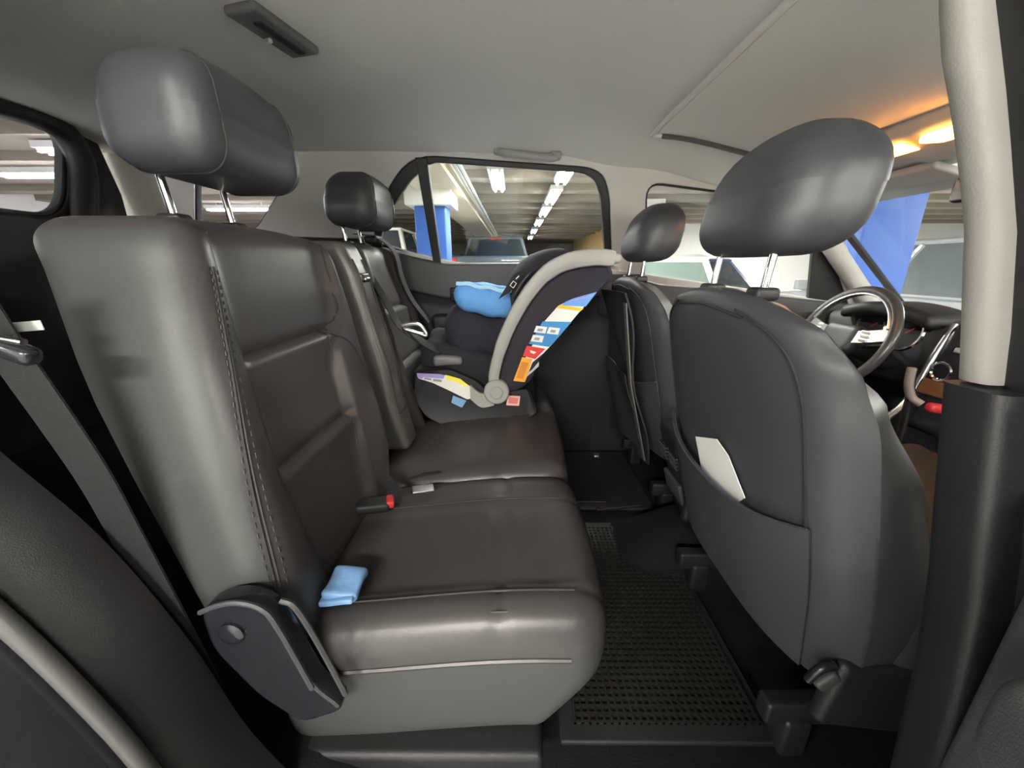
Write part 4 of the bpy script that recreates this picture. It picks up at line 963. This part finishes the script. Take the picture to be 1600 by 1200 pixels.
tube('lever_shaft', [hy(1424, 580, 0.02), (1.17, 0.03, 0.52), (1.17, 0.02, 0.33)], 0.010, PLASTIC, gl, 8)
# overhead console with the lit map lamps
oc = thing('overhead_console', 'grey overhead console with two lit amber reading lamps', 'car lamp', (1.02, 0.02, 1.2))
rbox('console_body', (0.20, 0.27, 0.055), 0.024, TRIMGREY, oc, lambda v: (1.045 + v.x, 0.015 + v.y, 1.188 + v.z - 0.14 * v.x), (6, 8, 2))
AMB = mat('lit_amber_lens', (1.0, 0.55, 0.15), 0.4, emit=((1.0, 0.36, 0.05), 5.0))
for (y, x) in ((0.085, 0.99), (-0.05, 0.985)):
    rbox('reading_lamp', (0.075, 0.085, 0.018), 0.008, AMB, oc, lambda v: (x + v.x, y + v.y + 0.2 * v.x, 1.168 + v.z + 0.10 * v.x), (2, 2, 1))
    ld = bpy.data.lights.new('lamp_glow', 'SPOT'); ld.energy = 0.8; ld.color = (1.0, 0.42, 0.10); ld.spot_size = math.radians(120); ld.spot_blend = 0.7; ld.shadow_soft_size = 0.03
    lo = bpy.data.objects.new('lamp_glow', ld); COL.objects.link(lo); lo.location = (x - 0.01, y, 1.150); lo.rotation_euler = (0, math.radians(35), 0); put(lo, oc)
# sun visor and mirror
sv = rbox('sun_visor', (0.16, 0.42, 0.022), 0.009, TRIMGREY, None, lambda v: (1.245 + v.x, 0.36 + v.y, 1.135 + v.z - 0.25 * v.x), (3, 6, 1)); tag(sv, 'light grey sun visor folded above the windscreen', 'sun visor')
mr = thing('rear_view_mirror', 'black rear-view mirror hanging at the top of the windscreen', 'mirror', (1.22, 0, 1.1))
rbox('mirror_housing', (0.03, 0.23, 0.065), 0.014, PLASTIC, mr, None, (1, 4, 2), (1.205, -0.02, 1.075), (0, 0.1, 0.25))
rbox('mirror_glass', (0.004, 0.215, 0.053), 0.0018, CHROME, mr, None, (1, 1, 1), (1.190, -0.024, 1.0735), (0, 0.1, 0.25))
tube('mirror_stem', [(1.22, -0.015, 1.09), (1.255, -0.01, 1.125)], 0.01, PLASTIC, mr)
# white card in the seat-back pocket
cpts = [Vector((0.393 + 0.03 * i, y, z)) for i, (y, z) in enumerate(())]
cardn = thing('document_card', 'white paper card sticking out of the front passenger seat pocket', 'card', (0.42, -0.33, 0.4))
cw = [hit(*p, (0.401, 0, 0.5), (1, 0, 0.22)) for p in ((1087, 682), (1120, 686), (1138, 712), (1164, 778), (1130, 800), (1105, 790), (1096, 730))]
o_ = cw[0]; uu_ = Vector((0, 1, 0)); vv_ = Vector((-0.22, 0, 1)).normalized()
plate('card', [((p - o_).dot(uu_), (p - o_).dot(vv_)) for p in cw], [], 0.0015, (o_, uu_, vv_), mat('card_white', (0.72, 0.74, 0.71), 0.6), cardn)
# cloth organiser hanging on the driver seat back
og = thing('seat_organiser', 'black fabric organiser hanging on the back of the driver seat', 'organiser', (0.38, 0.33, 0.2))
def orgf(u, v): 
    z = 0.80 - 0.60 * v; return (0.335 + 0.045 + 0.22 * (0.83 - z) - 0.034 - 0.012 * math.sin(v * 9 + u * 3), 0.36 + 0.17 * u, z)
ORG = mat('organiser_cloth', (0.014, 0.014, 0.018), 0.7, bump=(40, 0.5, 'noise'))
sheet('cloth_panel', orgf, lin(-1, 1, 14), lin(0, 1, 24), 0.006, ORG, og)
sheet('pocket', lambda u, v: Vector(orgf(u * 0.9, 0.45 + 0.45 * v)) - Vector((0.02 + 0.015 * math.cos(u * 1.5), 0, 0)), lin(-1, 1, 10), lin(0, 1, 10), 0.004, ORG, og)
strip('strap', [Vector(orgf(-0.9, 0.05)) - Vector((0.012, 0, 0)), Vector(orgf(-0.98, 0.5)) - Vector((0.014, 0, 0)), Vector(orgf(-0.9, 0.98)) - Vector((0.012, 0, 0))], (0, 1, 0), 0.03, 0.004, mat('strap_taupe', (0.10, 0.09, 0.085), 0.6), og)
# grab handle above the far window
GRAB = mat('grab_grey', (0.33, 0.33, 0.31), 0.5)
gh = thing('grab_handle', 'grey ceiling grab handle above the far rear window', 'handle', (0.05, 0.60, 1.30))
a, b = hy(780, 240, 0.585), hy(868, 249, 0.585)
tube('grip', catmull([a + Vector((0, 0.02, 0.012)), a + Vector((0.015, -0.015, 0.0)), a.lerp(b, 0.3) + Vector((0, -0.03, -0.004)), a.lerp(b, 0.7) + Vector((0, -0.03, -0.004)), b + Vector((-0.015, -0.015, 0.0)), b + Vector((0, 0.02, 0.012))], 6), 0.0135, GRAB, gh, 10)
for p in (a, b): rbox('mount', (0.045, 0.03, 0.03), 0.012, GRAB, gh, None, (1, 1, 1), tuple(p + Vector((0, 0.012, 0.014))))
# ceiling seat-belt guide / coat hook plate
hk = thing('ceiling_belt_guide', 'dark grey belt guide plate with silver clip on the headliner above the near headrest', 'belt guide', (-0.48, -0.09, 1.33))
hz_ = roof_z(-0.49, -0.09)
rbox('guide_plate', (0.075, 0.17, 0.018), 0.008, mat('guide_grey', (0.13, 0.13, 0.135), 0.5), hk, None, (2, 4, 1), (-0.492, -0.085, hz_ - 0.007), (0, 0, -0.25))
rbox('guide_slot', (0.02, 0.12, 0.012), 0.005, PLASTIC, hk, None, (1, 3, 1), (-0.485, -0.08, hz_ - 0.014), (0, 0, -0.25))
tube('clip', [(-0.52, -0.075, hz_ - 0.018), (-0.505, -0.085, hz_ - 0.022)], 0.005, SATIN, hk, 6)

# ================================================================ FLOOR MATS
fm = thing('floor_mat', 'black ribbed rubber floor mat in the rear footwell', 'floor mat', (0.32, -0.1, 0.0))
rbox('mat_tray', (0.42, 0.66, 0.012), 0.005, RUBBER, fm, None, (2, 2, 1), (0.30, -0.22, 0.010))
V = []; Fc = []
def addbox(lo, hi):
    n0 = len(V)
    for x in (lo[0], hi[0]):
        for y in (lo[1], hi[1]):
            for z in (lo[2], hi[2]): V.append((x, y, z))
    for f in ((0, 1, 3, 2), (4, 6, 7, 5), (0, 4, 5, 1), (2, 3, 7, 6), (0, 2, 6, 4), (1, 5, 7, 3)): Fc.append(tuple(n0 + k for k in f))
for i in range(26): addbox((0.12 + i * 0.0145, -0.52, 0.016), (0.125 + i * 0.0145, 0.08, 0.022))
for j in range(42): addbox((0.12, -0.52 + j * 0.0145, 0.016), (0.49, -0.515 + j * 0.0145, 0.0215))
g_ = raw('mat_ribs', V, Fc, MATRUB, fm, False); g_['kind'] = 'stuff'
fm2 = thing('floor_mat', 'black rubber floor mat with silver edge clip in the far rear footwell', 'floor mat', (0.32, 0.42, 0.0))
rbox('mat_tray', (0.42, 0.46, 0.012), 0.005, RUBBER, fm2, None, (2, 2, 1), (0.32, 0.42, 0.010))
tube('edge_rib', [hz(932, 797, 0.02), hz(1000, 790, 0.02)], 0.006, MATRUB, fm2, 6)
q = hz(932, 712, 0.03); rbox('mat_clip', (0.03, 0.03, 0.018), 0.007, SATIN, fm2, None, (1, 1, 1), tuple(q))
# seat-adjust lever glint at the foot of the front passenger seat
lv = thing('seat_lever', 'small dark seat adjuster lever with a shiny end beside the near front seat', 'lever', (0.56, -0.60, 0.2))
tube('lever_arm', catmull([hy(1262, 1062, -0.605), hy(1282, 1045, -0.61), hy(1305, 1040, -0.61)], 5), 0.007, PLASTIC_G, lv)
rbox('lever_end', (0.04, 0.016, 0.022), 0.007, PLASTIC_DG, lv, None, (1, 1, 1), tuple(hy(1292, 1062, -0.61)), (0, -0.8, 0))

# ================================================================ PARKED CARS IN THE GARAGE
DGLASS = mat('car_glass', (0.03, 0.04, 0.045), 0.06, spec=0.8)
GGLASS = mat('green_car_glass', (0.16, 0.22, 0.20), 0.06, spec=0.8)
TYRE = mat('tyre', (0.02, 0.02, 0.02), 0.8)
def car(label, loc, rotz, paint, L=4.4, Wd=1.8, H=1.5, kind='suv', glass=None, group=None):
    t = thing('parked_car' if kind != 'pickup' else 'pickup_truck', label, 'car' if kind != 'pickup' else 'truck', loc, group)
    M = Matrix.Translation(Vector(loc)) @ Matrix.Rotation(rotz, 4, 'Z'); glass = glass or DGLASS
    def T(v): return M @ Vector(v)
    belt = H * (0.70 if kind == 'pickup' else 0.60)
    # lower body: lofted along the length (x forward)
    prof = {'suv': [(-0.5, 0.30, belt * 0.93, 0.86), (-0.47, 0.22, belt, 0.95), (-0.3, 0.2, belt, 1), (0.15, 0.2, belt, 1), (0.24, 0.2, belt * 0.98, 1), (0.42, 0.2, belt * 0.90, 0.96), (0.48, 0.24, belt * 0.78, 0.9), (0.5, 0.32, belt * 0.66, 0.82)],
            'sedan': [(-0.5, 0.30, belt * 0.92, 0.84), (-0.47, 0.22, belt * 1.0, 0.93), (-0.3, 0.18, belt * 1.02, 1), (0.15, 0.18, belt, 1), (0.24, 0.18, belt * 0.98, 1), (0.42, 0.18, belt * 0.86, 0.94), (0.48, 0.24, belt * 0.72, 0.88), (0.5, 0.32, belt * 0.6, 0.8)],
            'pickup': [(-0.5, 0.45, belt * 0.98, 0.97), (-0.495, 0.4, belt, 0.99), (-0.3, 0.35, belt, 1), (0.15, 0.35, belt, 1), (0.3, 0.35, belt * 0.98, 1), (0.45, 0.35, belt * 0.92, 0.96), (0.5, 0.42, belt * 0.8, 0.9)]}[kind]
    rings = []
    for (fx, z0, z1, k) in prof:
        w = Wd / 2 * k; h = z1 - z0
        sec = [(-w * 0.92, z0), (w * 0.92, z0), (w, z0 + h * 0.25), (w, z0 + h * 0.65), (w * 0.97, z1 - 0.03), (w * 0.90, z1), (-w * 0.90, z1), (-w * 0.97, z1 - 0.03), (-w, z0 + h * 0.65), (-w, z0 + h * 0.25)]
        rings.append([T((fx * L, y, z)) for y, z in sec])
    body = loft('body', rings, paint, t, True, 28)
    # greenhouse
    gx = {'suv': (-0.48, -0.42, 0.06, 0.24), 'sedan': (-0.40, -0.22, 0.04, 0.24), 'pickup': (-0.06, -0.035, 0.14, 0.26)}[kind]
    wb, wt = Wd / 2 * 0.92, Wd / 2 * 0.74
    def gh(s, fx, top): return T((fx * L, s * (wt if top else wb), H - 0.05 if top else belt - 0.01))
    V = [gh(-1, gx[0], 0), gh(1, gx[0], 0), gh(1, gx[3], 0), gh(-1, gx[3], 0), gh(-1, gx[1], 1), gh(1, gx[1], 1), gh(1, gx[2], 1), gh(-1, gx[2], 1)]
    names = (('rear_window', (0, 1, 5, 4)), ('windscreen', (2, 3, 7, 6)), ('side_window', (1, 2, 6, 5)), ('side_window', (3, 0, 4, 7)))
    ctr = sum(V, Vector()) / 8
    for nm, q in names:
        a = [V[i] for i in q]; c = sum(a, Vector()) / 4; nn = (a[1] - a[0]).cross(a[3] - a[0]).normalized()
        if nn.dot(c - ctr) < 0: nn = -nn
        def ins(p, k=0.92, kz=0.86): return c + (p - c) * k
        pv = [ins(p) for p in a]
        o1 = raw(nm, pv + [p - nn * 0.03 for p in pv], [(0, 1, 2, 3), (7, 6, 5, 4), (0, 4, 5, 1), (1, 5, 6, 2), (2, 6, 7, 3), (3, 7, 4, 0)], glass, t, False)
        # painted frame around the glass
        out = [p + nn * 0.004 for p in a]; inn = [p + nn * 0.004 for p in pv]; VV = out + inn + [p - nn * 0.03 for p in out + inn]
        FF = [(i, (i + 1) % 4, 4 + (i + 1) % 4, 4 + i) for i in range(4)] + [(8 + i, 12 + i, 12 + (i + 1) % 4, 8 + (i + 1) % 4) for i in range(4)] + [(4 + i, 4 + (i + 1) % 4, 12 + (i + 1) % 4, 12 + i) for i in range(4)]
        raw('pillar_frame', VV, FF, paint, o1, False)
        if nm == 'side_window':
            k1 = pv[0].lerp(pv[1], 0.52) + nn * 0.006; k2 = pv[3].lerp(pv[2], 0.52) + nn * 0.006
            tube('door_pillar', [k1, k2], 0.035, paint if kind != 'sedan' else PLASTIC, o1, 6)
    # roof, domed
    rr = []
    for k, dz in ((1.0, -0.06), (1.02, -0.03), (0.94, -0.004), (0.7, 0.0)):
        c = (V[4] + V[6]) / 2; rr.append([c + (V[i] - c) * k + Vector((0, 0, 0.05 + dz)) for i in (4, 5, 6, 7)])
    loft('roof', rr, paint, t, True, 40)
    wr = 0.34 if kind != 'pickup' else 0.39
    for fx in (-0.31, 0.32):
        for s in (-1, 1):
            rings = []
            for k, y in ((0.5, 0.0), (0.62, 0.015), (0.94, 0.02), (1, 0.0), (1, -0.2)):
                rings.append([T((fx * L + wr * k * math.cos(a), s * (Wd / 2 - 0.0 + y), wr + wr * k * math.sin(a))) for a in lin(0, 2 * math.pi, 22)[:-1]])
            wh = loft('wheel', rings, TYRE, t)
            rings = [[T((fx * L + wr * k * math.cos(a), s * (Wd / 2 + y), wr + wr * k * math.sin(a))) for a in lin(0, 2 * math.pi, 22)[:-1]] for k, y in ((0.15, 0.022), (0.55, 0.012), (0.62, 0.018))]
            loft('wheel_rim', rings, SATIN, wh)
    def bx(nm, lo, hi, m, par=t):
        c = [(lo[i] + hi[i]) / 2 for i in range(3)]; return rbox(nm, [hi[i] - lo[i] for i in range(3)], 0.03, m, par, lambda v: T((v.x + c[0], v.y + c[1], v.z + c[2])), (1, 1, 1))
    LAMPR = mat('tail_lamp_red', (0.6, 0.015, 0.02), 0.25)
    for s in (-1, 1):
        bx('tail_lamp', (-0.505 * L, s * Wd * 0.42 - 0.10, belt - 0.34), (-0.47 * L, s * Wd * 0.42 + 0.10, belt - 0.04), LAMPR)
        bx('head_lamp', (0.45 * L, s * Wd * 0.38 - 0.14, belt * 0.66), (0.485 * L, s * Wd * 0.38 + 0.14, belt * 0.66 + 0.12), LW)
        bx('door_mirror', (0.17 * L, s * (Wd / 2 + 0.08) - 0.09, belt - 0.02), (0.17 * L + 0.1, s * (Wd / 2 + 0.08) + 0.09, belt + 0.14), paint)
    bx('bumper', (-0.515 * L, -Wd * 0.47, 0.34), (-0.485 * L, Wd * 0.47, 0.52), PLASTIC if kind != 'pickup' else CHROME)
    bx('number_plate', (-0.522 * L, -0.25, belt * 0.62), (-0.50 * L, 0.25, belt * 0.62 + 0.11), LW)
    if kind == 'pickup':
        bx('bed_dark_sheet', (-0.488 * L, -Wd * 0.42, belt - 0.06), (-0.075 * L, Wd * 0.42, belt + 0.012), PLASTIC)  # dark sheet added over the open bed to stop tube reflections
        bx('tailgate', (-0.508 * L, -Wd * 0.36, 0.56), (-0.49 * L, Wd * 0.36, belt - 0.01), paint)
        bx('tailgate_badge', (-0.5115 * L, -0.12, belt - 0.26), (-0.505 * L, 0.12, belt - 0.18), SATIN)
        bx('bed_rail', (-0.49 * L, -Wd * 0.49, belt - 0.02), (-0.07 * L, -Wd * 0.43, belt + 0.03), PLASTIC)
        bx('bed_rail', (-0.49 * L, Wd * 0.43, belt - 0.02), (-0.07 * L, Wd * 0.49, belt + 0.03), PLASTIC)
        bx('brake_lamp', (-0.05 * L, -0.16, H - 0.09), (-0.03 * L, 0.16, H - 0.05), LAMPR)
    return t
GREYB = mat('grey_blue_paint', (0.075, 0.10, 0.125), 0.35, coat=0.4); WHITEC = mat('white_car_paint', (0.80, 0.81, 0.80), 0.3, coat=0.6); SILV = mat('silver_car_paint', (0.62, 0.65, 0.67), 0.3, coat=0.6)
CREAM = mat('cream_car_paint', (0.68, 0.66, 0.58), 0.35, coat=0.5); NAVY = mat('navy_car_paint', (0.04, 0.07, 0.14), 0.3, coat=0.6)
struct(box('parking_deck', (-13.4, 6.9, G), (2.8, 21.4, G + 0.2), CONC_F), 'raised concrete parking deck')
car('grey-blue pickup truck seen from behind through the far rear window', (-0.50, 10.3, G + 0.2), math.pi / 2, GREYB, 5.4, 1.95, 1.93, 'pickup')
car('white hatchback parked alongside, seen through the far front window', (1.02, 4.15, G), math.pi / 2, WHITEC, 4.1, 1.75, 1.44, 'suv', GGLASS)
car('silver sport utility car parked ahead, seen through the windscreen', (5.65, 4.6, G), math.radians(88), SILV, 4.4, 1.85, 1.66, 'suv', mat('pale_car_glass', (0.22, 0.26, 0.27), 0.08, spec=0.8))
car('cream van parked beyond the blue pillar beside the pickup truck', (-3.1, 9.6, G + 0.2), math.pi / 2, CREAM, 4.6, 1.9, 1.95, 'suv')
car('dark blue car parked in front of the white side wall beyond the hatchback', (3.9, 8.4, G), math.radians(90), NAVY, 4.3, 1.8, 1.5, 'sedan')
car('silver car parked behind the tailgate window', (-5.2, 2.4, G), math.radians(80), SILV, 4.4, 1.8, 1.5, 'sedan')
